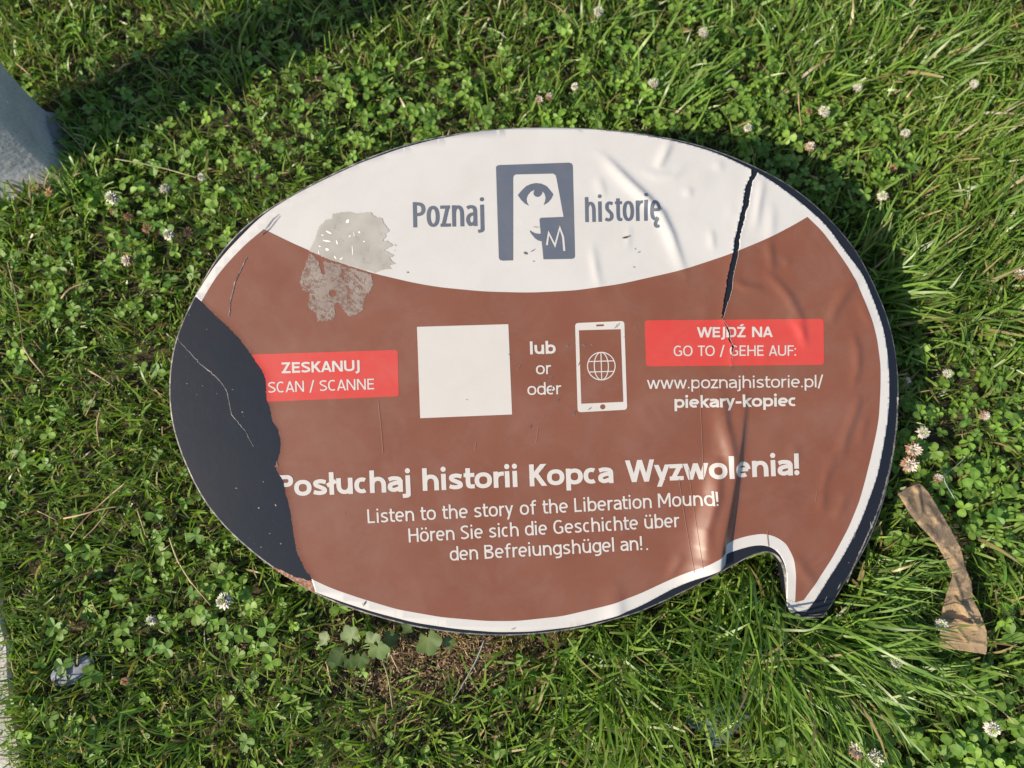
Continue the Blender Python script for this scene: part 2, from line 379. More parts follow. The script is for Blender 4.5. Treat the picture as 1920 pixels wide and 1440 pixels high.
# wrinkles: polyline, height (mm), sigma left, sigma right (px)
WR = [([(1128,290),(1150,312),(1180,342),(1212,372),(1240,402),(1258,440),(1270,475),(1286,520)], 2.6, 9, 5),
      ([(1258,262),(1246,290),(1232,318)], 1.6, 7, 5), ([(1110,460),(1116,500),(1124,540)], 0.9, 6, 5), ([(1120,330),(1128,352),(1132,372)], 0.7, 8, 5),
      ([(1200,318),(1230,332),(1262,330),(1285,312)], 0.8, 6, 6), ([(1430,335),(1422,380),(1416,430)], 1.3, 6, 5), ([(1447,380),(1446,420),(1444,450)], 0.9, 8, 6),
      ([(1180,425),(1176,470)], 0.5, 4, 4), ([(1333,430),(1337,470)], 0.8, 6, 4), ([(1292,350),(1290,372)], 0.8, 7, 5), ([(1345,300),(1350,322)], 0.7, 7, 6),
      ([(1372,528),(1400,540),(1432,542)], 1.4, 6, 6), ([(1432,508),(1460,535),(1480,560),(1500,600),(1506,640)], 1.5, 7, 6), ([(1441,448),(1444,480),(1447,510)], 1.2, 7, 5),
      ([(1608,524),(1585,548),(1568,575),(1552,610)], 1.7, 9, 6), ([(1478,590),(1500,620),(1512,652)], 0.9, 6, 5), ([(1472,487),(1478,500)], .8, 6, 5),
      ([(1597,622),(1607,655),(1607,690),(1597,730)], 1.3, 7, 5), ([(1612,735),(1602,775),(1586,815),(1575,860)], 1.4, 8, 5), ([(1622,780),(1616,810),(1610,835)], 0.8, 6, 5),
      ([(1355,742),(1357,790),(1366,840),(1374,880)], 3.0, 13, 7),
      ([(1400,735),(1392,780),(1385,830),(1374,890),(1364,940),(1354,985),(1344,1030),(1340,1062)], 17.0, 34, 10.5),
      ([(1342,850),(1341,890),(1338,930),(1320,990),(1318,1050)], 3.6, 13, 8),
      ([(1565,850),(1556,880),(1545,905)], 0.8, 7, 5), ([(1590,920),(1577,950),(1562,975)], 1.0, 8, 5), ([(1545,920),(1538,960)], 0.8, 7, 5),
      ([(1548,865),(1545,900),(1540,930)], .6, 6, 5), ([(1280,1035),(1268,1060),(1252,1082)], 1.1, 7, 5), ([(1487,1040),(1505,1070),(1530,1100)], 1.3, 8, 8),
      ([(1484,830),(1490,850),(1488,865)], .7, 8, 7), ([(1640,620),(1622,590),(1612,560)], .7, 8, 6),
      ([(1152,1075),(1157,1120),(1160,1165)], 2.4, 16, 9)]
_b = np.random.default_rng(3)
BUB = [(_b.uniform(1120, 1640), _b.uniform(260, 1100), _b.uniform(0.15, 0.45), _b.uniform(5, 12), _b.uniform(1, 2.4), _b.uniform(-0.5, 0.9)) for _ in range(46)]
def height(P):
    P = np.asarray(P, float); h = np.zeros(len(P)); x, y = P[:, 0], P[:, 1]
    for pts, a, sl, sr in WR:
        Q = np.array(pts, float); n = len(Q) - 1
        xm = (x > Q[:, 0].min() - 4 * max(sl, sr)) & (x < Q[:, 0].max() + 4 * max(sl, sr)) & (y > Q[:, 1].min() - 40) & (y < Q[:, 1].max() + 40)
        if not xm.any(): continue
        p = P[xm]; best = np.full(len(p), 1e9); side = np.zeros(len(p)); tt = np.zeros(len(p))
        for k in range(n):
            a0, d = Q[k], Q[k + 1] - Q[k]; L2 = d @ d
            u = np.clip(((p - a0) @ d) / L2, 0, 1); e = p - a0 - u[:, None] * d; dd = np.hypot(e[:, 0], e[:, 1])
            s_ = d[0] * e[:, 1] - d[1] * e[:, 0]
            m = dd < best; best[m] = dd[m]; side[m] = s_[m]; tt[m] = (k + u[m]) / n
        sg = np.where(side > 0, sl, sr)
        if a > 5: env = np.clip(tt, 0, 1) ** 0.9 * 1.0
        elif pts[-1][1] > 1100 and a > 2: env = tt ** 1.2
        else: env = np.sin(np.pi * np.clip(tt, 0.02, 0.98)) ** 0.7
        if a > 5: sg = sg * (0.35 + 0.65 * tt)
        h[xm] += (a if a < 5 else a / 1.5) * 1.55 * env * np.exp(-0.5 * (best / sg) ** 2)
    for bx, by, a, s_, asp, an in BUB:
        dx, dy = x - bx, y - by; u = dx * math.cos(an) + dy * math.sin(an); v = -dx * math.sin(an) + dy * math.cos(an)
        h += a * np.exp(-0.5 * ((u / s_) ** 2 + (v / s_ / asp) ** 2))
    m = np.clip((x - 1050) / 150, 0, 1)
    h += m * 0.25 * (vnoise(x, y, 60, 4) + 0.6 * vnoise(x, y, 27, 5))
    # lip beside the crack and the tear
    for C, a, s_ in ((CRACK, 0.9, 5.0), (tj, 0.7, 4.0)):
        mm = (x > C[:, 0].min() - 20) & (x < C[:, 0].max() + 20)
        if mm.any():
            p = P[mm]; dmin = np.full(len(p), 1e9)
            for c in C[::2]: dmin = np.minimum(dmin, np.hypot(p[:, 0] - c[0], p[:, 1] - c[1]))
            h[mm] += a * np.exp(-dmin / s_)
    return h * 1e-3
PLATE_T = 0.018
SH = 0.0009
def to_board(P, lift):
    b = B(P); z = height(P) + SH + lift
    return np.column_stack([b, z])
def cdt(verts, edges, faces, cut=CUT, extra=None, keep=None, test=False):
    V = [Vector((float(a), float(b))) for a, b in verts]; E_ = [tuple(int(i) for i in e) for e in edges]
    vmin = np.min(np.asarray(verts), 0) - 3; vmax = np.max(np.asarray(verts), 0) + 3
    used = []
    for C in list(cut) + ([keep] if keep is not None else []):
        C = np.asarray(C)
        if C[:, 0].max() < vmin[0] or C[:, 0].min() > vmax[0] or C[:, 1].max() < vmin[1] or C[:, 1].min() > vmax[1]: continue
        n0 = len(V); V += [Vector((float(a), float(b))) for a, b in C]; n = len(C)
        E_ += [(n0 + i, n0 + (i + 1) % n) for i in range(n)]
    if extra is not None: V += [Vector((float(a), float(b))) for a, b in extra]
    vv = np.asarray(verts, float); fs = []
    for f in faces:
        q_ = vv[list(f)]; ar = (q_[:, 0] * np.roll(q_[:, 1], -1) - q_[:, 1] * np.roll(q_[:, 0], -1)).sum()
        if abs(ar) < 1e-9: continue
        fs.append([int(i) for i in (f if ar > 0 else list(f)[::-1])])
    r = delaunay_2d_cdt(V, E_ + [(f[i - 1], f[i]) for f in fs for i in range(len(f))], [], 0, 1e-4) if test else delaunay_2d_cdt(V, E_, fs, 1, 1e-4)
    P = np.array([(v.x, v.y) for v in r[0]])
    T = list(r[2]) if test else [f for f, o in zip(r[2], r[5]) if len(o)]
    T = np.array([f for f in T if len(f) == 3], int)
    if not len(T): return P, T
    c = P[T].mean(1); ok = np.ones(len(T), bool)
    for C in cut: ok &= ~inside(c, C)
    if keep is not None: ok &= inside(c, keep)
    if test:
        got = np.zeros(len(T), bool)
        for f in fs:
            q_ = vv[f]; m = (c[:, 0] > q_[:, 0].min()) & (c[:, 0] < q_[:, 0].max()) & (c[:, 1] > q_[:, 1].min()) & (c[:, 1] < q_[:, 1].max()) & ~got
            if m.any(): got[m] = inside(c[m], q_)
        ok &= got
    T = T[ok]
    a = P[T]; ar = (a[:, 1, 0] - a[:, 0, 0]) * (a[:, 2, 1] - a[:, 0, 1]) - (a[:, 1, 1] - a[:, 0, 1]) * (a[:, 2, 0] - a[:, 0, 0])
    T[ar > 0] = T[ar > 0][:, ::-1]        # px y points down: make normals face up
    u, inv = np.unique(T, return_inverse=True)
    return P[u], inv.reshape(-1, 3)
def wr_zone(P): return (P[:, 0] > 1095)
LATT = np.stack(np.meshgrid(np.arange(1096, 1700, 3.7), np.arange(230, 1200, 3.7)), -1).reshape(-1, 2); LATT = LATT + rng.uniform(-.3, .3, LATT.shape)
def in_fold(P): return (abs(P[:, 0] - np.interp(P[:, 1], [735, 1062], [1398, 1342])) < 34) & (P[:, 1] > 725) & (P[:, 1] < 1075)
LATF = np.stack(np.meshgrid(np.arange(1290, 1450, 1.9), np.arange(725, 1075, 1.9)), -1).reshape(-1, 2); LATF = LATF + rng.uniform(-.2, .2, LATF.shape)
LATT = np.vstack([LATT[~in_fold(LATT)], LATF[in_fold(LATF)]])
def interior(poly):
    lo, hi = poly.min(0), poly.max(0)
    a = LATT
    b = np.stack(np.meshgrid(np.arange(lo[0] + 5, min(hi[0], 1095), 16), np.arange(lo[1] + 5, hi[1], 16)), -1).reshape(-1, 2)
    # finer near the torn edge
    c = tj[::1, None, :] + np.array([(3, 0.5), (7, -0.5), (13, 0)])[None]
    c = c.reshape(-1, 2); c = c[(c[:, 0] > lo[0]) & (c[:, 0] < hi[0]) & (c[:, 1] > lo[1]) & (c[:, 1] < hi[1])]
    A = np.vstack([a, b, c])
    return A[inside(A, poly)]
def patch(name, poly, lift, mat, parent, cut=CUT, keep=None, thick=0.0, holes=()):
    poly = np.asarray(poly, float)
    if len(poly) < 60: poly, _ = resample(poly, 3.5)
    P, T = cdt(poly, [], [list(range(len(poly)))], list(cut) + list(holes), interior(poly), keep)
    V = to_board(P, lift); quads = None
    if thick:
        e = {}
        for t_ in T:
            for a, b in ((t_[0], t_[1]), (t_[1], t_[2]), (t_[2], t_[0])):
                k = (min(a, b), max(a, b)); e[k] = None if k in e else (a, b)
        be = [v for v in e.values() if v is not None]
        n = len(V); V = np.vstack([V, V - [0, 0, thick]])
        quads = [(b, a, a + n, b + n) for a, b in be]
    return obj(name, mesh_np(name, V, tris=T, quads=quads, mats=[mat]), parent)

board = empty('information_board'); board.matrix_world = BM
tag(board, 'speech bubble shaped brown and white information board with torn vinyl over black plate', 'sign')

# plate
PLp = B(PLATE); n = len(PLp)
if ((PLp[:, 0] * np.roll(PLp[:, 1], -1) - PLp[:, 1] * np.roll(PLp[:, 0], -1)).sum()) < 0: PLp = PLp[::-1]
tan = np.roll(PLp, -1, 0) - np.roll(PLp, 1, 0); tan /= np.linalg.norm(tan, axis=1)[:, None]; inn = np.stack([-tan[:, 1], tan[:, 0]], -1)
rings = [(0.0022, 0.0), (0.0007, -0.0008), (0.0, -0.0022), (0.0, -PLATE_T + 0.001), (0.0012, -PLATE_T)]
V = np.vstack([np.column_stack([PLp + inn * i, np.full(n, z)]) for i, z in rings])
q = []; mi = []
for r_ in range(len(rings) - 1):
    for j in range(n): q.append((r_ * n + j, (r_ + 1) * n + j, (r_ + 1) * n + (j + 1) % n, r_ * n + (j + 1) % n)); mi.append(1 if r_ < 2 else 0)
inr = PLp + inn * rings[0][0]
rt = delaunay_2d_cdt([Vector(p) for p in inr], [], [list(range(n))], 1, 1e-7)
T = []
for f in rt[2]:
    ids = [rt[3][v][0] for v in f if len(rt[3][v])]
    if len(ids) == 3:
        a, b, c = (inr[i] for i in ids)
        if (b[0] - a[0]) * (c[1] - a[1]) - (b[1] - a[1]) * (c[0] - a[0]) < 0: ids = ids[::-1]
        T.append(ids)
T = np.array(T); Tb = T[:, ::-1] + 4 * n
tris = np.vstack([T, Tb]); mi = [0] * len(tris) + mi
plate = obj('plate', mesh_np('plate', V, tris=tris, quads=q, mats=[M['black'], M['edge']], smooth=False, matidx=mi), board)
plate['label'] = 'black backing plate with scuffed rim'

# rusty bare corner, pale hairline crack, scuffs on the plate (lie on the plate, not on the sheet)
def flat(name, poly, z, mat, parent):
    poly = np.asarray(poly, float)
    P, T = cdt(poly, [], [list(range(len(poly)))], [])
    return obj(name, mesh_np(name, np.column_stack([B(P), np.full(len(P), z)]), tris=T, mats=[mat], smooth=False), parent)
rp, _ = resample([(509,1063),(530,1069),(552,1081),(574,1087),(590,1089),(594,1100),(594,1110),(590,1112),(574,1103),(551,1089),(530,1077)], 3)
rp += rng.normal(0, 0.5, rp.shape)
ro = flat('rust_patch', rp, 0.0003, M['rust'], plate); ro['label'] = 'rusty bare strip at lower left rim'
def ribbon(pts, wd):
    P = np.array(pts, float); d = np.gradient(P, axis=0); d /= np.linalg.norm(d, axis=1)[:, None] + 1e-9
    nrm = np.stack([-d[:, 1], d[:, 0]], -1); wd = np.broadcast_to(np.asarray(wd, float), (len(P),))[:, None] / 2
    return np.vstack([P + nrm * wd, (P - nrm * wd)[::-1]])
hl, _ = resample([(333,634),(338,642),(350,655),(375,682),(398,700),(414,716),(426,735),(431,762),(434,778),(445,790),(460,808),(470,828),(476,838)], 2.5, False)
hl += rng.normal(0, 0.5, hl.shape)
flat('hairline_crack', ribbon(hl, np.interp(np.arange(len(hl)), [0, len(hl) * .35, len(hl)], [0.8, 1.9, 0.6])), 0.0003, M['edge'], plate)
sc_, _ = resample([(1683,745),(1681,800),(1674,850),(1664,895),(1652,940),(1637,980),(1618,1022),(1600,1062),(1588,1092)], 3, False)
sc_ += rng.normal(0, 0.35, sc_.shape)
flat('rim_scuff', ribbon(sc_, 1.6 + 2.2 * rng.random(len(sc_))), 0.0003, M['edge'], plate)
sm = []
for cx, cy, lx, ly, wd in [(1632,978,2,14,3),(1515,1153,26,-2,2),(1545,1130,5,-12,2),(1570,1105,7,-14,2.5),(1600,1010,4,-10,1.5),(379,723,3,0,2),(453,772,3,1,3),(456,780,2,0,2),(484,952,3,0,3),(525,1019,3,0,3),(441,915,4,0,2),(516,945,2,4,2),(354,590,2,1,1.5),(387,617,2,0,1.5),(435,730,3,0,1.5),(349,719,3,0,1.5),(368,740,2,0,1.5),(406,738,2,0,1.5),(493,902,1.5,2,1.5),(505,1000,2,0,2),(467,1008,2,1,1.5),(488,1026,3,-1,2)]:
    sm.append(ribbon([(cx, cy), (cx + lx * .5, cy + ly * .5 + .4), (cx + lx + .1, cy + ly)], [wd * .4, wd, wd * .3]))
def multi(name, polys, mat, parent, lift=None, z=None, cut=()):
    Vs, Ts, o = [], [], 0
    for p in polys:
        P, T = cdt(p, [], [list(range(len(p)))], cut)
        if not len(T): continue
        v = to_board(P, lift) if z is None else np.column_stack([B(P), np.full(len(P), z)])
        Vs.append(v); Ts.append(T + o); o += len(v)
    return obj(name, mesh_np(name, np.vstack(Vs), tris=np.vstack(Ts), mats=[mat], smooth=False), parent)
tag(multi('plate_scratches', sm, M['edge'], plate, z=0.0004), kind='stuff')

# printed sheet and print
sheet = patch('vinyl_sheet', SHEET, 0, M['vinyl_white'], board, thick=0.0005)
sheet['label'] = 'printed vinyl sheet, wrinkled and split at the right'
S1, S2, S3, S4 = 0.0002, 0.0004, 0.00065, 0.0009
patch('brown_field', BROWN, S1, M['brown'], sheet)
def rrpoly(c4, r, n=6):
    c4 = np.array(c4, float); out = []
    for i in range(4):
        p, a, b = c4[i], c4[i - 1], c4[(i + 1) % 4]
        ua = (a - p) / np.linalg.norm(a - p); ub = (b - p) / np.linalg.norm(b - p)
        p0, p1 = p + ua * r, p + ub * r
        for k in range(n + 1):
            t_ = k / n; out.append((1 - t_) ** 2 * p0 + 2 * t_ * (1 - t_) * p + t_ * t_ * p1)
    return np.array(out)
rb = patch('red_box', rrpoly([(430,666),(746,656),(748,743),(430,756)], 6), S2, M['red'], sheet); rb['label'] = 'red box cut off by the tear, with scan text'
b2 = rrpoly([(1208,601),(1543,598),(1544,684),(1211,687)], 7); b2[:, 1] -= 2.6 * np.exp(-((b2[:, 0] - 1350) / 90) ** 2) * (b2[:, 1] < 640)
rb = patch('red_box', b2, S2, M['red'], sheet); rb['label'] = 'red box at the right, with go to text'
patch('white_square', [(782,613),(953,608),(960,777),(788,784)], S2, M['ink_white'], sheet)
patch('phone_icon', rrpoly([(1078,606),(1170,602),(1175.5,768),(1083,773)], 6.5), S2, M['ink_white'], sheet)
patch('icon_screen', [(1085,619.5),(1163,617.5),(1168,753.5),(1089.5,757)], S3, M['brown'], sheet)
patch('icon_slot', ribbon([(1117.5,610.6),(1124,610.3),(1131.5,610)], 3.6), S3, M['brown'], sheet)
def ell(cx, cy, rx, ry, n=40, rot=0, a0=0, a1=360):
    a = np.radians(np.linspace(a0, a1, n, endpoint=(a1 - a0) < 360))
    x, y = rx * np.cos(a), ry * np.sin(a)
    return np.stack([cx + x * math.cos(rot) - y * math.sin(rot), cy + x * math.sin(rot) + y * math.cos(rot)], -1)
patch('icon_button', ell(1129.5, 762.8, 4.8, 4.8, 20), S3, M['brown'], sheet)

# ---- stroke lettering: skeleton glyphs stroked at even weight
Xh, Ah, Dh = 0.74, 1.03, -0.26
def arc(cx, cy, rx, ry, a0, a1, n=18):
    a = np.radians(np.linspace(a0, a1, n)); c, s_ = np.cos(a), np.sin(a)
    e = 0.88
    return [(cx + rx * np.sign(u) * abs(u) ** e, cy + ry * np.sign(v) * abs(v) ** e) for u, v in zip(c, s_)]
def sp(pts, n=6):
    P = [np.array(p, float) for p in pts]; P = [2 * P[0] - P[1]] + P + [2 * P[-1] - P[-2]]; out = []
    for i in range(1, len(P) - 2):
        for k in range(n):
            t_ = k / n
            out.append(0.5 * ((2 * P[i]) + (-P[i - 1] + P[i + 1]) * t_ + (2 * P[i - 1] - 5 * P[i] + 4 * P[i + 1] - P[i + 2]) * t_ ** 2 + (-P[i - 1] + 3 * P[i] - 3 * P[i + 1] + P[i + 2]) * t_ ** 3))
    out.append(P[-2]); return [tuple(p) for p in out]
def glyph(ch, s, w):
    h = w / 2; X = Xh; A = Ah
    def rnd(W, H=X, y0=0): return arc(W / 2, y0 + H / 2, W / 2 - h, H / 2 - h + 0.008, 0, 360, 30)
    def arch(x0, W):
        ry = 0.30; cy = X - h - ry
        return arc(x0 + W / 2, cy, W / 2 - h, ry + 0.006, 180, 0, 14) + [(x0 + W - h, 0)]
    def dot(x, y): return ('dot', x, y, h * 1.12)
    st = lambda x, a, b: [(x, a), (x, b)]
    if ch == ' ': return [], 0.42 * s
    W = {'n': .56, 'h': .56, 'u': .56, 'm': .90, 'r': .36, 'o': .60, 'b': .58, 'd': .58, 'p': .58, 'g': .58, 'a': .52, 'e': .57, 'ę': .57, 'c': .48, 's': .47, 't': .37, 'f': .37,
         'i': w / s, 'l': w / s, 'ł': w / s, 'j': w / s, 'k': .53, 'w': .86, 'z': .48, 'y': .54, 'ö': .60, 'ü': .56, '.': w * 1.05 / s, ':': w * 1.05 / s, '!': w * 1.05 / s, '/': .34, '-': .32,
         'P': .58, 'W': 1.0, 'E': .50, 'J': .24, 'D': .66, 'Ź': .56, 'Z': .56, 'N': .66, 'A': .66, 'G': .66, 'O': .74, 'T': .56, 'H': .66, 'U': .64, 'F': .48, 'K': .60, 'L': .48, 'M': .82, 'S': .54, 'B': .60, 'C': .60}[ch] * s
    g = []
    if ch == 'n': g = [st(h, 0, X), arch(0, W)]
    elif ch == 'h': g = [st(h, 0, A), arch(0, W)]
    elif ch == 'm': g = [st(h, 0, X), arch(0, W / 2 + h), arch(W / 2 - h, W / 2 + h)]
    elif ch in 'uü':
        g = [[(h, X)] + arc(W / 2, h + .30, W / 2 - h, .306, 180, 360, 14), st(W - h, 0, X)]
        if ch == 'ü': g += [dot(W * .28, X + .2), dot(W * .72, X + .2)]
    elif ch == 'r': g = [st(h, 0, X), arc(h + W * .62, X - h - .28, W * .62, .285, 180, 78, 8)]
    elif ch in 'oö':
        g = [rnd(W)]
        if ch == 'ö': g += [dot(W * .28, X + .2), dot(W * .72, X + .2)]
    elif ch == 'b': g = [st(h, 0, A), rnd(W)]
    elif ch == 'd': g = [st(W - h, 0, A), rnd(W)]
    elif ch == 'p': g = [st(h, Dh, X), rnd(W)]
    elif ch == 'g': g = [rnd(W), [(W - h, X), (W - h, 0.02)] + arc(W / 2 - .02, -0.02, W / 2 - h + .02, .24 - h, 0, -115, 12)]
    elif ch == 'a': g = [sp([(.05, X - h - .05), (W * .35, X - h), (W * .72, X - h - .03), (W - h, X - .24)]) + [(W - h, 0)],
                         sp([(W - h, X * .57), (W * .5, X * .56), (h + .03, X * .46), (h, X * .28), (h + .05, h + .03), (W * .42, h - .005), (W * .75, h + .06), (W - h, X * .3)])]
    elif ch in 'eę':
        g = [[(h, X * .50), (W - h, X * .50)], arc(W / 2, X / 2, W / 2 - h, X / 2 - h + .006, 0, 305, 26)]
        if ch == 'ę': g += [sp([(W * .70, h), (W * .52, -.08), (W * .50, -.17), (W * .62, -.24), (W * .86, -.22)])]
    elif ch == 'c': g = [arc(W * .56, X / 2, W * .56 - h, X / 2 - h + .006, 58, 302, 22)]
    elif ch == 's': g = [sp([(W - .04, X - h - .045), (W * .55, X - h + .005), (h + .03, X * .86 - h * .4), (h + .03, X * .63), (W * .5, X * .505), (W - h - .02, X * .37), (W - h - .02, X * .14 + h * .4), (W * .42, h - .005), (.02, h + .05)])]
    elif ch == 't': g = [sp([(W * .18 + h, .95), (W * .18 + h, .6), (W * .18 + h, .28), (W * .30 + h, h + .02), (W, h + .005)]), [(0, X - h), (W, X - h)]]
    elif ch == 'f': g = [sp([(W * .24 + h, 0), (W * .24 + h, .4), (W * .24 + h, .78), (W * .45 + h, A - h - .02), (W * 1.08, A - h)]), [(0, X - h), (W, X - h)]]
    elif ch == 'i': g = [st(h, 0, X), dot(h, X + .21)]
    elif ch == 'j': g = [[(h, X), (h, -.05)] + sp([(h, -.05), (h * .8, -.17), (-.09 * s - h * .3, Dh + h * .6)]), dot(h, X + .21)]
    elif ch == 'l': g = [st(h, 0, A)]
    elif ch == 'ł': g = [st(h, 0, A), [(-.10, .42), (w + .10, .62)]]
    elif ch == 'k': g = [st(h, 0, A), [(h, X * .40), (W - h * 1.2, X)], [(h + (W - w) * .30, X * .58), (W - h * 1.1, 0)]]
    elif ch == 'w': g = [[(h, X), (W * .29, 0)], [(W * .29, 0), (W * .5, X)], [(W * .5, X), (W * .71, 0)], [(W * .71, 0), (W - h, X)]]
    elif ch == 'z': g = [[(0, X - h * .86), (W - h * .3, X - h * .86)], [(W - h * 1.5, X - h * .8), (h * 1.5, h * .8)], [(0, h * .86), (W, h * .86)]]
    elif ch == 'y': g = [[(h, X), (W * .52, 0.03)], [(W - h, X), (W * .30, Dh)]]
    elif ch == '.': g = [dot(h, h * 1.1)]
    elif ch == ':': g = [dot(h, h * 1.1), dot(h, X - h * 1.2)]
    elif ch == '!': g = [dot(h, h * 1.1), st(h, .30, 1.0)]
    elif ch == '/': g = [[(h * .6, -.10), (W - h * .6, 1.05)]]
    elif ch == '-': g = [[(0, X * .52), (W, X * .52)]]
    elif ch == 'P': g = [st(h, 0, 1), [(h, 1 - h)] + arc(W - .30, .715, .30 - h, .285 - h, 90, -90, 12) + [(h, .43 + h)]]
    elif ch == 'B': g = [st(h, 0, 1), [(h, 1 - h)] + arc(W - .30, .77, .26 - h, .23 - h, 90, -90, 12) + [(h, .54 + h)], [(h, .54 )] + arc(W - .30, .27, .30 - h, .27 - h, 90, -90, 12) + [(h, h)]]
    elif ch == 'D': g = [st(h, 0, 1), [(h, 1 - h)] + arc(W - .38, .5, .38 - h, .5 - h, 90, -90, 18) + [(h, h)]]
    elif ch == 'E': g = [st(h, 0, 1), [(h, 1 - h), (W, 1 - h)], [(h, .52), (W * .93, .52)], [(h, h), (W, h)]]
    elif ch == 'F': g = [st(h, 0, 1), [(h, 1 - h), (W, 1 - h)], [(h, .50), (W * .92, .50)]]
    elif ch == 'L': g = [st(h, 0, 1), [(h, h), (W, h)]]
    elif ch == 'H': g = [st(h, 0, 1), st(W - h, 0, 1), [(h, .52), (W - h, .52)]]
    elif ch == 'T': g = [st(W / 2, 0, 1), [(0, 1 - h), (W, 1 - h)]]
    elif ch == 'N': g = [st(h, 0, 1), st(W - h, 0, 1), [(h * 1.2, 1), (W - h * 1.2, 0)]]
    elif ch == 'M': g = [st(h, 0, 1), st(W - h, 0, 1), [(h * 1.2, 1), (W / 2, .25)], [(W / 2, .25), (W - h * 1.2, 1)]]
    elif ch == 'U': g = [[(h, 1)] + arc(W / 2, .34, W / 2 - h, .345 - h, 180, 360, 16) + [(W - h, 1)]]
    elif ch == 'A': g = [[(h, 0), (W / 2, 1)], [(W / 2, 1), (W - h, 0)], [(W * .22, .28), (W * .78, .28)]]
    elif ch == 'W': g = [[(h, 1), (W * .29, 0)], [(W * .29, 0), (W * .5, 1)], [(W * .5, 1), (W * .71, 0)], [(W * .71, 0), (W - h, 1)]]
    elif ch == 'K': g = [st(h, 0, 1), [(h, .38), (W - h * 1.3, 1)], [(h + (W - w) * .30, .58), (W - h * 1.2, 0)]]
    elif ch in 'ZŹ':
        g = [[(.01, 1 - h * .86), (W - h * .3, 1 - h * .86)], [(W - h * 1.5, 1 - h * .8), (h * 1.5, h * .8)], [(0, h * .86), (W, h * .86)]]
        if ch == 'Ź': g += [[(W * .46, 1.08), (W * .66, 1.25)]]
    elif ch == 'O': g = [arc(W / 2, .5, W / 2 - h, .5 - h + .01, 0, 360, 34)]
    elif ch == 'C': g = [arc(W * .56, .5, W * .56 - h, .5 - h + .01, 55, 305, 24)]
    elif ch == 'G': g = [arc(W * .54, .5, W * .54 - h, .5 - h + .01, 52, 300, 24) + [(W - h, h + .08), (W - h, .48)], [(W - h, .48), (W * .62, .48)]]
    elif ch == 'S': g = [sp([(W - .04, 1 - h - .05), (W * .55, 1 - h + .005), (h + .03, .86 - h * .3), (h + .03, .66), (W * .5, .51), (W - h - .02, .36), (W - h - .02, .15 + h * .3), (W * .42, h - .005), (.02, h + .06)])]
    elif ch == 'J': g = [[(W - h, 1), (W - h, .08)] + sp([(W - h, .08), (W - h * 1.6, -.08), (-.02, -.15)])]
    return g, W
THINP = set('wyWATVKkz/Ł')
def kern(a, b, w):
    k = 0.185 - w * 0.42
    rd = set('oceadgöę'); 
    if a in rd | set('bpODP'): k -= .035
    if b in rd | set('OCG'): k -= .035
    if a in 'wyWAKkzTF/rt' : k -= .06
    if b in 'wyWAzT/t' : k -= .05
    if a in 'lij!' or b == 'j': k += .02
    if b == 'j': k += .03
    return k
yflat_on = False
def stroke(P, w, flat=False):
    P = np.array(P, float); keep = [0] + [i for i in range(1, len(P)) if np.linalg.norm(P[i] - P[i - 1]) > 1e-5]; P = P[keep]
    d = P[1:] - P[:-1]; d /= np.linalg.norm(d, axis=1)[:, None]; n = np.stack([-d[:, 1], d[:, 0]], -1)
    closed = np.linalg.norm(P[0] - P[-1]) < 1e-3
    L = []
    for i in range(len(P)):
        a = n[i - 1] if i > 0 else (n[-1] if closed else n[0]); b = n[i] if i < len(n) else (n[0] if closed else n[-1])
        m = a + b; l = np.linalg.norm(m); m = m / l if l > 1e-6 else a
        L.append(m / max(0.42, m @ a))
    L = np.array(L) * w / 2
    if yflat_on: L[:, 1] *= 0.86
    if flat and not closed:
        for i, k in ((0, 0), (-1, -1)):
            if abs(n[k][0]) > .45 and abs(n[k][1]) > .05: L[i] = (w / 2 / n[k][0] * .97, 0)
    return P + L, P - L
def layout(text, s, w):
    x = 0; out = []
    for i, ch in enumerate(text):
        g, W = glyph(ch, s, w)
        if i and ch != ' ' and text[i - 1] != ' ': x += kern(text[i - 1], ch, w) * (0.45 + 0.55 * s)
        out.append((x, g)); x += W
    return out, x
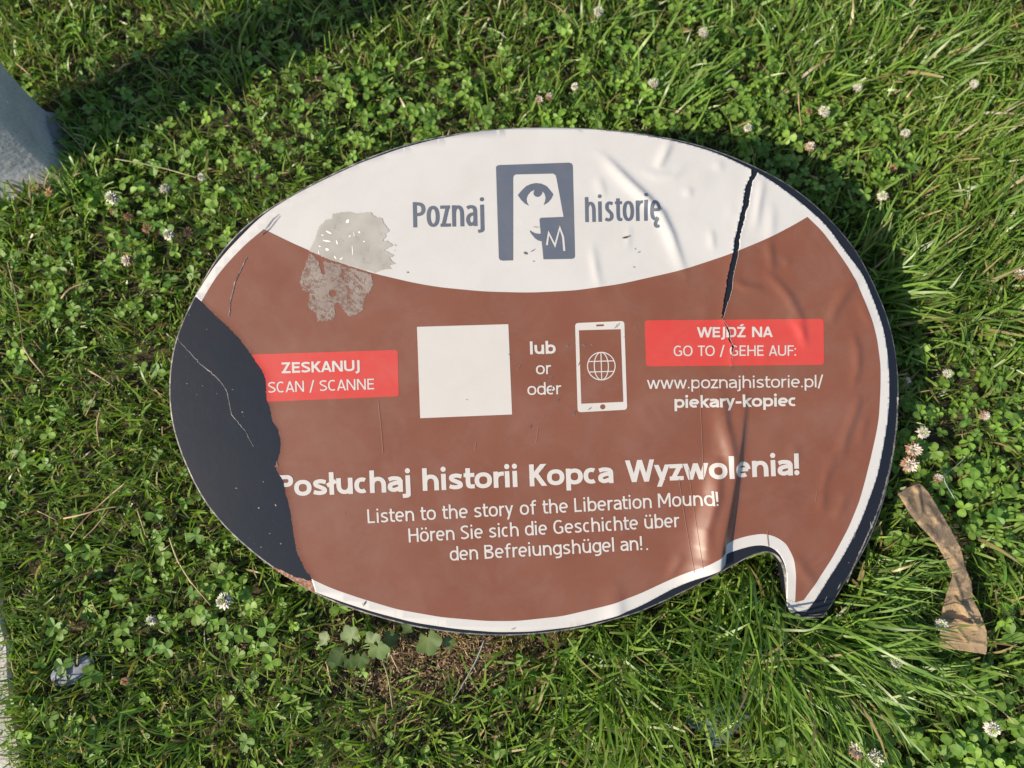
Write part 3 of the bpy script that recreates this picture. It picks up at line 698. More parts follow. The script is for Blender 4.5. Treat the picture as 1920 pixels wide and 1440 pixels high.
def text(body, p0, p1, cap, w, lift=S3, mat=None, parent=None, name='lettering', xh=0.74):
    global Xh, yflat_on
    Xh = xh
    p0 = np.array(p0, float); p1 = np.array(p1, float); Lw = np.linalg.norm(p1 - p0); ux = (p1 - p0) / Lw; uy = np.array([ux[1], -ux[0]])
    lo, hi = 0.2, 2.5
    for _ in range(40):
        s = (lo + hi) / 2
        if layout(body, s, w)[1] * cap > Lw: hi = s
        else: lo = s
    V = []; Fc = []
    for x0, g in layout(body, s, w)[0]:
        for pl in g:
            if pl[0] == 'dot':
                _, cx, cy, r = pl; k0 = len(V); a = np.linspace(0, 2 * np.pi, 14, endpoint=False)
                V += [(x0 + cx + r * math.cos(t_), cy + r * math.sin(t_)) for t_ in a]; Fc.append(list(range(k0, k0 + 14)))
            else:
                yflat_on = True; A_, B_ = stroke(pl, w, len(pl) == 2); yflat_on = False; k0 = len(V); n = len(A_)
                V += [(x0 + a, b) for a, b in A_] + [(x0 + a, b) for a, b in B_]
                Fc += [[k0 + i, k0 + i + 1, k0 + n + i + 1, k0 + n + i] for i in range(n - 1)]
    V = np.array(V) * cap
    P = p0 + V[:, :1] * ux + V[:, 1:] * uy
    edges = []
    if P[:, 0].max() > 1095:
        lo_, hi_ = P.min(0) - 2, P.max(0) + 2; k0 = len(P); ex = []
        for xx in [v for v in np.arange(max(lo_[0], 1095), hi_[0], 2.0) if (1310 < v < 1440 and P[:, 1].max() > 735) or int(v / 2) % 2]: ex += [(xx + .013, lo_[1]), (xx + .013, hi_[1])]
        for yy in np.arange(lo_[1] + 1, hi_[1], 4.1): ex += [(max(lo_[0], 1095), yy + .017), (hi_[0], yy + .017)]
        P = np.vstack([P, ex]); edges = [(k0 + 2 * i, k0 + 2 * i + 1) for i in range(len(ex) // 2)]
    P2, T = cdt(P, edges, Fc, test=True)
    o = obj(name, mesh_np(name, to_board(P2, lift), tris=T, mats=[mat or M['ink_white']]), parent or sheet)
    return o
BW, RW = 0.215, 0.138
def T_(label, *a, **k):
    o = text(*a, **k); o['label'] = label; return o
T_('bold slate word Poznaj', 'Poznaj', (775, 427), (908, 424), 47.5, 0.150, xh=0.84, lift=S2, mat=M['slate'])
T_('bold slate word historię', 'historię', (1097, 417), (1238, 414), 45.5, 0.142, xh=0.84, lift=S2, mat=M['slate'])
T_('bold white word ZESKANUJ', 'ZESKANUJ', (529, 700), (675, 695.5), 20.3, BW)
T_('white text SCAN/SCANNE', 'SCAN / SCANNE', (504, 736.5), (702, 730), 20.3, RW)
T_('bold white word lub', 'lub', (994, 664.6), (1042, 663), 23.5, BW)
T_('white word or', 'or', (1005, 702), (1034, 701.2), 22.8, RW)
T_('white word oder', 'oder', (989, 740.8), (1053, 739), 22.8, RW)
T_('bold white text WEJDŹ NA', 'WEJDŹ NA', (1306, 633), (1448, 632), 19.4, BW)
T_('white text GO TO/GEHE AUF', 'GO TO / GEHE AUF:', (1262.6, 667.8), (1491.5, 667), 19.6, RW)
T_('white web address', 'www.poznajhistorie.pl/', (1212.5, 729.2), (1542, 726.0), 22.6, RW)
T_('bold white web path', 'piekary-kopiec', (1264, 765), (1493, 761.5), 22.8, BW)
T_('large bold white headline', 'Posłuchaj historii Kopca Wyzwolenia!', (520, 931.5), (1498, 890.5), 41.0, BW)
T_('white English line', 'Listen to the story of the Liberation Mound!', (690, 980.8), (1341, 945.5), 26.2, RW)
T_('white German line, upper', 'Hören Sie sich die Geschichte über', (767, 1016.5), (1274, 987.5), 26.0, RW)
T_('white German line, lower', 'den Befreiungshügel an!', (844, 1051), (1204, 1030.5), 26.0, RW)
patch('print_speck', ell(1213, 1029, 1.8, 1.8, 10), S3, M['ink_white'], sheet)

# globe on the phone icon
gw = 1.9
def rings_(cx, cy, rx, ry): return ('r', ell(cx, cy, rx + gw / 2, ry + gw / 2, 44, R(-1.5)), ell(cx, cy, rx - gw / 2, ry - gw / 2, 44, R(-1.5)))
Vg, Fg = [], []
for rx in (25.8, 13.2):
    _, a, b = rings_(1127, 686.5, rx, 25.8); k0 = len(Vg); n = len(a); Vg += list(a) + list(b)
    Fg += [[k0 + i, k0 + (i + 1) % n, k0 + n + (i + 1) % n, k0 + n + i] for i in range(n)]
for p, q_ in (((1126.3, 661), (1127.8, 712)), ((1103.5, 678), (1150.5, 676.6)), ((1103.8, 697.6), (1150.5, 696.2))):
    r_ = ribbon([p, q_], gw); k0 = len(Vg); Vg += list(r_); Fg.append([k0, k0 + 1, k0 + 2, k0 + 3])
P2, T2 = cdt(np.array(Vg), [], Fg, test=True)
obj('globe_icon', mesh_np('globe_icon', to_board(P2, S4), tris=T2, mats=[M['ink_white']]), sheet)

# face emblem
def c2(pts): return [(740 + x * .28125, 220 + y * .28125) for x, y in pts]
emb = c2([(675,335),(682,324),(697,320),(1160,304),(1178,310),(1185,325),(1200,925),(1195,940),(1180,945),(991,948),(985,880),(979,828),(955,822),(935,808),(915,785),(903,768),(900,754),(915,764),(935,774),(955,777),(973,777),(965,690),(965,678),(975,671),(1125,665),(1078,410),(1072,388),(1055,377),(806,383),(793,390),(788,405),(788,955),(718,957),(702,952),(694,938)])
patch('face_emblem', emb, S2, M['slate'], sheet)
eye = c2([(820,520),(845,490),(876,460),(908,446),(940,440),(975,444),(1010,460),(1035,488),(1056,515),(1042,545),(1020,570),(992,586),(1002,560),(1005,535),(998,512),(984,494),(979,514),(966,529),(951,533),(935,528),(924,512),(927,497),(932,484),(905,498),(886,520),(877,545),(880,568),(893,590),(868,577),(843,553)])
patch('emblem_eye', eye, S2, M['slate'], sheet)
Am, Bm = stroke([(x, y) for x, y in c2([(1014,853),(1026,772),(1068,856),(1100,738),(1122,800),(1130,892)])], 3.8)
patch('emblem_letter', np.vstack([Am, Bm[::-1]]), S3, M['ink_white'], sheet)

# sticker residue
def ragged(pts, step, amp):
    P, _ = resample(pts, step); return P + rng.normal(0, amp, P.shape)
def c5(pts): return [(540 + x / 6, 380 + y / 6) for x, y in pts]
res_up = ragged(c5([(240,545),(300,420),(355,265),(430,195),(490,190),(505,130),(590,115),(680,105),(760,125),(930,112),(960,150),(1065,185),(1075,235),(1105,275),(1140,325),(1090,350),(1110,370),(1065,430),(1130,440),(1180,480),(1085,535),(1195,600),(1140,620),(1165,665),(1210,690),(1120,715),(1170,745),(1090,750),(970,790),(700,715),(450,635)]), 2.0, 0.6)
res_up = patch('paper_residue', res_up, S3, M['res_hi'], sheet, keep=None); res_up['label'] = 'pale torn paper remains on the white field'
res_lo = ragged(c5([(240,570),(300,610),(345,680),(365,760),(395,820),(420,790),(400,660),(560,690),(940,810),(960,930),(910,1020),(870,1050),(850,1200),(790,1240),(690,1290),(620,1190),(560,1120),(520,1180),(540,1260),(500,1320),(340,1345),(320,1250),(235,1190),(240,1090),(250,1010),(165,980),(140,900),(165,790),(205,690)]), 2.0, 0.95)
rl = patch('glue_residue', res_lo, S3, M['res_lo'], sheet, holes=[ell(624.5, 550, 7.2, 7, 18)]); rl['label'] = 'speckled grey glue stain on the brown field'
fl = []
for cx, cy, lx, ly, wd in [(652,415,4,-6,6),(617,436,10,5,3),(613,452,14,2,3),(632,455,2,8,2.5),(614,468,6,2,5),(674,436,1,3,4),(661,470,1,18,1.6),(629,483,4,6,2.5),(640,485,5,-4,2.5),(600,462,4,1,2),(656,443,3,-4,2),(683,453,3,1,2.5),(605,441,5,0,1.6),(598,474,2,6,1.6),(664,440,1,8,1.4)]:
    fl.append(ribbon([(cx - lx / 2, cy - ly / 2), (cx + .4, cy + .6), (cx + lx / 2 + .1, cy + ly / 2)], [wd * .5, wd, wd * .4]))
tag(multi('paper_flecks', fl, M['res_fleck'], sheet, lift=S4), kind='stuff')

# scratches, chips, creases
cut_l, _ = resample([(463,482),(455,500),(448,515),(441,530),(437,548),(433,565),(431,580),(430,594)], 2.5, False); cut_l += rng.normal(0, .5, cut_l.shape)
dark = [ribbon(cut_l, 1.0 + rng.random(len(cut_l)) * .9), ribbon([(524,402),(512,412),(503,424),(497,432)], [.5, 1.3, 1.6, .6]), ribbon([(526,405),(516,417),(506,430),(490,442)], [.5, 1.1, 1.2, 2.4])]
for cx, cy, lx, ly, wd in [(1173,445,14,-4,4.5),(985,475,6,4,5),(998,470,9,-6,1.6),(764,511,2,3,2.6),(1005,426,11,1,1.2),(1094,648,7,5,4.5),(1108,646,6,6,2),(1154,612,5,-8,1.8),(1158,610,5,-9,1.5),(972,687,7,-5,1.3),(970,691,7,-5,1.1),(1034,728,4,-12,2),(1032,712,8,-6,1.8),(1063,649,6,-6,1.6),(1045,750,8,-7,1.8),(1076,775,5,-9,2.2),(994,800,5,-10,1.4),(1105,766,6,-5,1.6),(1194,631,2,2,1.4),(1030,707,14,-7,1),(1188,501,4,1,1.6),(1197,473,5,-2,1.6),(1190,467,1,4,1.2),(1018,877,6,-8,1.6),(940,905,4,-6,1.4),(684,1130,3,-8,2.4),(681,1133,2,6,1.5),(962,1178,8,-2,2.2),(741,460,2,2,1.8),(520,870,2,10,2),(559,1031,8,0,1),(1000,490,4,1,1.3),(1012,720,5,-9,1),(1085,682,3,-8,1.2),(740,470,1,2,1)]:
    dark.append(ribbon([(cx - lx / 2, cy - ly / 2), (cx + .3, cy + .5), (cx + lx / 2 + .1, cy + ly / 2)], [wd * .3, wd, wd * .4]))
tag(multi('dark_scratches', dark, M['edge'], sheet, lift=S4 + .0001), kind='stuff')
M['pale'] = print_mat('pale_scratch', (0.27, 0.135, 0.095), 0.4)
pale = [ribbon(resample([(709,752),(713,790),(716,820),(718,850)], 4, False)[0], .8), *[ribbon(resample(q_, 5, False)[0], w_) for q_, w_ in (([(1272,898),(1285,985),(1297,1070)], .9), ([(1290,880),(1301,970),(1311,1062)], .8), ([(1310,712),(1314,800),(1318,900)], .9), ([(1437,993),(1438,1010),(1440,1024)], 1.4))],
        ribbon([(1009,800),(1004,830)], .7), ribbon([(892,830),(890,845)], .8), ribbon([(1530,920),(1527,940)], .8)]
for _ in range(46):
    cx, cy = rng.uniform(560, 1600), rng.uniform(570, 1090); s_ = rng.uniform(.5, 1.3)
    pale.append(ribbon([(cx - s_, cy), (cx, cy + s_ * .4), (cx + s_, cy + .1)], [s_ * .5, s_ * 1.5, s_ * .4]))
tag(multi('pale_scratches', pale, M['pale'], sheet, lift=S4 + .0002, cut=CUT), kind='stuff')

# post and foot under the board
zc = BO[2] - PLATE_T
po = Vector((0.0, BO[1] + 0.02, 0))
pm = []
def boxmesh(name, a, b, z0, z1, mat):
    V = [(x, y, z) for z in (z0, z1) for x, y in ((-a, -b), (a, -b), (a, b), (-a, b))]
    return mesh_np(name, V, quads=[(3, 2, 1, 0), (4, 5, 6, 7), (0, 1, 5, 4), (1, 2, 6, 5), (2, 3, 7, 6), (3, 0, 4, 7)], mats=[mat], smooth=False)
inv = BM.inverted()
post = obj('post', boxmesh('post', .025, .025, -0.05, zc + .002, M['steel']), board); post.matrix_parent_inverse = inv; post.location = po
bp = obj('foot_plate', boxmesh('foot_plate', .08, .08, 0.0, .012, M['steel']), board); bp.matrix_parent_inverse = inv; bp.location = po

# ================================================================ CARDBOARD STRIP
card_px = [(1685,926),(1702,914),(1724,906),(1738,918),(1752,940),(1766,963),(1785,996),(1802,1027),(1811,1066),(1822,1090),(1825,1124),(1838,1149),(1850,1182),(1852,1207),(1849,1227),(1818,1222),(1788,1218),(1765,1213),(1760,1204),(1765,1190),(1764,1174),(1768,1143),(1779,1104),(1788,1077),(1771,1043),(1754,1015),(1724,985),(1707,963)]
CARD = smooth_closed(card_px, [(1685,926),(1724,906),(1849,1227),(1765,1213),(1850,1182)], 4, 4); CARD += rng.normal(0, .22, CARD.shape)
gx = np.stack(np.meshgrid(np.arange(1680, 1860, 2.6), np.arange(900, 1235, 2.6)), -1).reshape(-1, 2); gx = gx + rng.uniform(-.5, .5, gx.shape); gx = gx[inside(gx, CARD)]
P2, T2 = cdt(CARD, [], [list(range(len(CARD)))], [], gx)
def card_h(P):
    x, y = P[:, 0], P[:, 1]
    h = 0.046 + 0.006 * np.sin((y - 900) / 60) + .0022 * vnoise(x, y, 26, 31) + .0006 * vnoise(x, y, 11, 32)
    for (ax, ay, bx, by, a, s_) in [(1770,1165,1848,1172,.0035,4),(1775,1150,1835,1178,.0028,3.5),(1790,1120,1830,1170,.003,3.5),(1800,1130,1822,1150,.0025,3),(1768,1196,1845,1208,.0014,3),(1720,915,1728,960,.003,5),(1790,1085,1815,1160,.0028,4),(1740,950,1765,985,.0015,6),(1775,1030,1800,1060,.0015,5),(1700,940,1750,1010,.002,9),(1795,1180,1812,1200,.0016,3)]:
        a0 = np.array([ax, ay]); d = np.array([bx - ax, by - ay]); u = np.clip(((P - a0) @ d) / (d @ d), 0, 1); e = P - a0 - u[:, None] * d
        h = h + 1.7 * a * np.exp(-.5 * ((e ** 2).sum(1)) / (s_ * .62) ** 2)
    return h
hz = card_h(P2); d = ray(P2); tt_ = (hz - CAM_H) / d[:, 2]; V = CO + d * tt_[:, None]
e = {}
for t_ in T2:
    for a, b in ((t_[0], t_[1]), (t_[1], t_[2]), (t_[2], t_[0])):
        k = (min(a, b), max(a, b)); e[k] = None if k in e else (a, b)
be = [v for v in e.values() if v is not None]; n = len(V); V2_ = np.vstack([V, V - [0, 0, .0028]])
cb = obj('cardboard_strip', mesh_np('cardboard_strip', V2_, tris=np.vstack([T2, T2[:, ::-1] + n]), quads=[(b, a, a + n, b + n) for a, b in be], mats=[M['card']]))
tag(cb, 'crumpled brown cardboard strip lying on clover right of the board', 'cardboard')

# ================================================================ SMALL LITTER
def blobby(name, px, py, rx, ry, rz, mat, z=0.012, rot=0, seed=0, parent=None):
    V = []; q = []; nu, nv = 20, 10
    for i in range(nv + 1):
        ph = math.pi * i / nv
        for j in range(nu):
            th = 2 * math.pi * j / nu; V.append((math.sin(ph) * math.cos(th), math.sin(ph) * math.sin(th), math.cos(ph)))
    V = np.array(V); f = 0.75 + 0.5 * vnoise(V[:, 0] * 1.0 + 5, V[:, 1] + V[:, 2] * .7 + 5, .7, seed)
    V = V * f[:, None] * (rx, ry, rz)
    for i in range(nv):
        for j in range(nu): q.append((i * nu + j, (i + 1) * nu + j, (i + 1) * nu + (j + 1) % nu, i * nu + (j + 1) % nu))
    o = obj(name, mesh_np(name, V, quads=q, mats=[mat]), parent); g = G(px, py, z); o.location = g; o.rotation_euler.z = rot
    return o
lump = blobby('weathered_lump', 136, 1257, .030, .016, .009, M['lump'], .007, R(22), 11)
tag(lump, 'small grey blue lump with a dark hole half hidden in grass near the pavement', 'litter')
hl_ = blobby('hole', 0, 0, .0028, .0024, .002, M['hole'], 0, 0, 3, lump); hl_.location = (.011, .0035, .0075)
# folded dark film under the long grass
FP = smooth_closed([(1288,1330),(1318,1318),(1350,1308),(1390,1300),(1412,1312),(1408,1345),(1385,1362),(1368,1385),(1350,1402),(1325,1398),(1322,1372),(1296,1366),(1284,1350)], (), 5, 6)
gx = np.stack(np.meshgrid(np.arange(1280, 1415, 4.0), np.arange(1295, 1405, 4.0)), -1).reshape(-1, 2); gx = gx[inside(gx, FP)]
P2, T2 = cdt(FP, [], [list(range(len(FP)))], [], gx)
hz = .022 + .006 * vnoise(P2[:, 0], P2[:, 1], 22, 41) + .003 * np.abs(np.sin(P2[:, 1] / 9 + P2[:, 0] / 40)); d = ray(P2); V = CO + d * ((hz - CAM_H) / d[:, 2])[:, None]
n = len(V)
fm = obj('plastic_film', mesh_np('plastic_film', np.vstack([V, V - [0, 0, .001]]), tris=np.vstack([T2, T2[:, ::-1] + n]), mats=[M['film']]))
tag(fm, 'crumpled dark grey film lying under long grass at the bottom edge', 'litter')

# ================================================================ GRASS AND CLOVER
def gauss(px, py, cx, cy, sx, sy): return np.exp(-.5 * (((px - cx) / sx) ** 2 + ((py - cy) / sy) ** 2))
AX0, AX1, AY0, AY1 = -1.12, 1.12, -0.72, 1.30
def blades(base, L, wd, az, th0, th1, cols, drift=None, cutf=None, K=6):
    N = len(base); t = np.linspace(0, 1, K)[None]
    th = th0[:, None] + (th1 - th0)[:, None] * t ** 1.2
    azz = az[:, None] + (drift[:, None] if drift is not None else 0) * t
    ds = L[:, None] / (K - 1)
    dx = np.sin(th) * np.cos(azz) * ds; dy = np.sin(th) * np.sin(azz) * ds; dz = np.cos(th) * ds
    c = np.zeros((N, K, 3)); c[:, 1:, 0] = np.cumsum(dx[:, :-1], 1); c[:, 1:, 1] = np.cumsum(dy[:, :-1], 1); c[:, 1:, 2] = np.cumsum(dz[:, :-1], 1)
    c += base[:, None, :]
    c[:, :, 2] = np.maximum(c[:, :, 2], base[:, None, 2] + 0.001)
    prof = np.array([.55, .85, 1, .92, .65, .04]) if K == 6 else np.linspace(1, .05, K)
    wv = wd[:, None] * prof[None]
    if cutf is not None: wv[cutf, -1] = wd[cutf] * .6; wv[cutf, -2] = wd[cutf] * .85
    tw = rng.uniform(-1.1, 1.1, N)[:, None] + rng.uniform(-.8, .8, N)[:, None] * t
    sx, sy = -np.sin(azz), np.cos(azz)
    nx, ny, nz = -np.cos(th) * np.cos(azz), -np.cos(th) * np.sin(azz), np.sin(th)
    S = np.stack([sx * np.cos(tw) + nx * np.sin(tw), sy * np.cos(tw) + ny * np.sin(tw), nz * np.sin(tw)], -1) * wv[:, :, None] / 2
    V = np.stack([c - S, c + S], 2).reshape(-1, 3)
    i0 = (np.arange(N) * K * 2)[:, None] + (np.arange(K - 1) * 2)[None]
    q = np.stack([i0, i0 + 1, i0 + 3, i0 + 2], -1).reshape(-1, 4)
    # colour: pale base, slightly yellower tip
    tt = np.repeat(t, 2, 1).reshape(1, K, 2)[:, :, 0]
    tt = np.linspace(0, 1, K)
    cc = cols[:, None, :] * (1 + 0.0 * tt[None, :, None])
    pal = np.clip(1 - tt / .25, 0, 1)[None, :, None] * .35
    cc = cc * (1 - pal) + np.array([.17, .19, .08]) * pal
    if cutf is not None:
        cc[cutf, -1] = cc[cutf, -1] * .4 + np.array([.42, .36, .2]) * .6
    cc = np.repeat(cc[:, :, None, :], 2, 2).reshape(-1, 3)
    return V, q, cc
class Acc:
    def __init__(s): s.V = []; s.T = []; s.Q = []; s.C = []; s.n = 0
    def add(s, V, C, T=None, Q=None):
        if T is None and Q is not None and len(V) == len(Q) // 5 * 12:
            Zb = BO[2] - ((V[:, 0] - BO[0]) * BN[0] + (V[:, 1] - BO[1]) * BN[1]) / BN[2]
            near = V[:, 2] > Zb - .024; bad = np.zeros(len(V), bool)
            if near.any(): bad[near] = inside(proj(V[near]), PLATE)
            kb = ~bad.reshape(-1, 12).any(1)
            V = V.reshape(-1, 12, 3)[kb].reshape(-1, 3); C = C.reshape(-1, 12, 3)[kb].reshape(-1, 3); n_b = int(kb.sum())
            i0 = (np.arange(n_b) * 12)[:, None] + (np.arange(5) * 2)[None]
            Q = np.stack([i0, i0 + 1, i0 + 3, i0 + 2], -1).reshape(-1, 4)
        s.V.append(V); s.C.append(C)
        if T is not None: s.T.append(T + s.n)
        if Q is not None: s.Q.append(Q + s.n)
        s.n += len(V)
    def build(s, name, mat, parent=None):
        return obj(name, mesh_np(name, np.vstack(s.V), tris=np.vstack(s.T) if s.T else None, quads=np.vstack(s.Q) if s.Q else None, mats=[mat], cols=np.vstack(s.C)), parent)
def sample(n):
    x = rng.uniform(AX0, AX1, n); y = rng.uniform(AY0, AY1, n)
    P = np.stack([x, y, gz(x, y)], -1); return P, proj(P + [0, 0, .02])
def clov(px, py, P):
    c = .13 + .8 * gauss(px, py, 1750, 1400, 290, 130) + .95 * gauss(px, py, 1800, 830, 160, 170) + .75 * gauss(px, py, 560, 270, 260, 75) + .6 * gauss(px, py, 1080, 160, 240, 120)
    c += .5 * gauss(px, py, 300, 430, 130, 70) + .5 * gauss(px, py, 400, 1150, 130, 70) + .45 * gauss(px, py, 1600, 330, 150, 80) + .35 * gauss(px, py, 1480, 30, 120, 60) + .3 * gauss(px, py, 130, 620, 120, 120)
    c += .5 * gauss(px, py, 1400, 200, 120, 80) + .2 * gauss(px, py, 330, 60, 200, 80)
    c *= .45 + 1.1 * vnoise(P[:, 0], P[:, 1], .09, 21)
    return np.clip(c, 0, 1)
def soil_w(px, py): return np.clip(1.25 * gauss(px, py, 830, 1240, 170, 62), 0, 1)
def blocked(P, pxy, m=0.0):
    b = on_pave(P, .006) | on_pillar(P, -.004)
    b |= inside(pxy, CARD) | inside(proj(P + [0, 0, .0]), FP)
    b |= (np.hypot(P[:, 0] - lump.location.x, (P[:, 1] - lump.location.y) * 1.3) < .011)
    return b
def grass_cols(n, dry=.07, P=None):
    k = rng.random(n)[:, None]; v = rng.uniform(.55, 1.35, n)[:, None]
    c = (np.array([.088, .21, .028]) * (1 - k) + np.array([.22, .345, .062]) * k) * v
    if P is not None:
        z = vnoise(P[:, 0], P[:, 1], .13, 55)[:, None]; c = c * (.85 + .3 * z) + np.array([.03, .016, 0]) * z
    m = rng.random(n) < dry
    c[m] = (np.array([.40, .30, .15]) * rng.uniform(.45, 1.1, (m.sum(), 1)))
    return c
ga = Acc()
P, pxy = sample(135000); px, py = pxy[:, 0], pxy[:, 1]
cw = clov(px, py, P); keep = (rng.random(len(P)) > cw * .74) & (rng.random(len(P)) > soil_w(px, py) * .93) & ~blocked(P, pxy)
P, px, py, cw = P[keep], px[keep], py[keep], cw[keep]; N = len(P)
longw = .75 * gauss(px, py, 1700, 540, 160, 90) + gauss(px, py, 1480, 1190, 230, 110) + .7 * gauss(px, py, 1200, 1320, 280, 110) + .7 * gauss(px, py, 1700, 110, 230, 110) + .5 * gauss(px, py, 1900, 350, 130, 160) + .3 * gauss(px, py, 1050, 60, 250, 80)
longw = np.clip(longw, 0, 1)
L = rng.uniform(.015, .048, N) * (1 + 1.0 * longw); L *= .8 + .5 * vnoise(P[:, 0], P[:, 1], .07, 60)
# tufts share a lean
Zb = BO[2] - ((P[:, 0] - BO[0]) * BN[0] + (P[:, 1] - BO[1]) * BN[1]) / BN[2]
ub = inside(proj(np.column_stack([P[:, :2], Zb])), PLATE); L = np.where(ub, np.minimum(L, np.maximum(Zb - .045, .012)), L)
la = vnoise(P[:, 0], P[:, 1], .11, 70) * 12.6; az = np.where(rng.random(N) < .55, la + rng.normal(0, .6, N), rng.uniform(0, 6.283, N))
th0 = rng.uniform(.1, .9, N); th1 = th0 + rng.uniform(.2, 1.25, N)
wd = rng.uniform(.0016, .0035, N) * (1 + .35 * longw)
V, q, C = blades(P, L, wd, az, th0, th1, grass_cols(N, .11, P), rng.normal(0, .5, N), rng.random(N) < .45 * (1 - longw))
ga.add(V, C, Q=q)
# low thatch layer: short fine blades lying down
P, pxy = sample(70000); keep = ~blocked(P, pxy); P = P[keep]; pxy = pxy[keep]; N = len(P)
sw = soil_w(pxy[:, 0], pxy[:, 1])
keep = rng.random(N) > sw * .5; P, sw = P[keep], sw[keep]; N = len(P)
cl2 = grass_cols(N, .20, P) * .8
V, q, C = blades(P, rng.uniform(.012, .03, N), rng.uniform(.0008, .0018, N), rng.uniform(0, 6.283, N), rng.uniform(.9, 1.4, N), rng.uniform(1.2, 1.9, N), cl2, rng.normal(0, .8, N))
ga.add(V, C, Q=q)
# directed tufts of long grass: centre px, spread, count, azimuth (deg, 0 right, 90 up), spread, length
for cx, cy, r_, n_t, a0, asp, l0, l1 in [(1420,1150,.055,190,-95,50,.07,.15),(1560,1190,.05,150,-25,35,.07,.14),(1635,1080,.03,80,-10,30,.05,.09),(1510,1280,.06,170,-75,28,.07,.13),(1330,1220,.06,130,-110,50,.06,.12),
        (1200,1260,.07,150,-95,60,.05,.11),(1040,1280,.06,90,80,70,.04,.09),(1660,560,.045,170,18,32,.06,.12),(1640,490,.04,80,50,40,.05,.10),(1600,90,.06,140,70,50,.05,.11),(1500,150,.05,90,70,45,.05,.10),(1740,150,.05,100,15,30,.06,.12),
        (1880,290,.06,100,30,35,.05,.11),(1850,400,.06,90,40,50,.05,.09),(1100,60,.06,80,85,50,.04,.09),(1010,230,.06,60,80,60,.04,.07),(1330,60,.06,80,40,60,.04,.08),(1250,190,.07,80,40,35,.05,.09),(1870,1010,.05,60,-40,50,.05,.10),
        (150,365,.04,110,120,60,.03,.06),(60,400,.04,90,100,60,.03,.06),(165,290,.035,90,120,70,.03,.05),(430,40,.06,90,60,60,.03,.07),(160,80,.06,80,60,50,.03,.06),(100,430,.07,80,-60,60,.03,.06),(250,1380,.08,90,-100,70,.03,.06),(1390,1380,.07,60,-80,50,.05,.1),(1700,1250,.05,60,-40,40,.04,.09),(1890,640,.05,60,30,40,.04,.08)]:
    g = G(cx, cy); N = n_t
    P = np.stack([g[0] + rng.normal(0, r_ * .6, N), g[1] + rng.normal(0, r_ * .6, N)], -1); P = np.column_stack([P, gz(P[:, 0], P[:, 1])])
    k = ~blocked(P, proj(P + [0, 0, .02])); P = P[k]; N = len(P)
    V, q, C = blades(P, rng.uniform(l0, l1, N), rng.uniform(.0024, .0046, N), R(a0) + rng.normal(0, R(asp), N), rng.uniform(.2, .75, N), rng.uniform(1.0, 1.8, N), grass_cols(N, .05), rng.normal(0, .35, N))
    ga.add(V, C, Q=q)
# fringe over pavement edge
N = 2200; s_ = rng.uniform(-.25, 1.2, N); e_ = pa + pd * s_[:, None] - pn * np.abs(rng.normal(0, .012, N))[:, None]
P = np.column_stack([e_, gz(e_[:, 0], e_[:, 1])])
V, q, C = blades(P, rng.uniform(.015, .042, N), rng.uniform(.001, .002, N), math.atan2(pn[1], pn[0]) + rng.normal(0, .9, N), rng.uniform(.2, .8, N), rng.uniform(.9, 1.6, N), grass_cols(N, .15), rng.normal(0, .4, N))
ga.add(V, C, Q=q)
# outer, sparser ring so that the lawn goes on beyond the frame
N = 52000; P = np.stack([rng.uniform(-2.6, 2.6, N), rng.uniform(-2.2, 2.9, N)], -1)
k = ~((P[:, 0] > AX0) & (P[:, 0] < AX1) & (P[:, 1] > AY0) & (P[:, 1] < AY1)); P = P[k]; P = np.column_stack([P, gz(P[:, 0], P[:, 1])]); k = ~(on_pave(P, .006) | on_pillar(P)); P = P[k]; N = len(P)
V, q, C = blades(P, rng.uniform(.03, .07, N), rng.uniform(.002, .0045, N), rng.uniform(0, 6.283, N), rng.uniform(.2, .9, N), rng.uniform(.9, 1.9, N), grass_cols(N, .08, P), rng.normal(0, .5, N), K=6)
ga.add(V, C, Q=q)
tag(ga.build('grass', M['grass']), 'lawn grass of mixed short and long blades around the board', 'grass', kind='stuff')

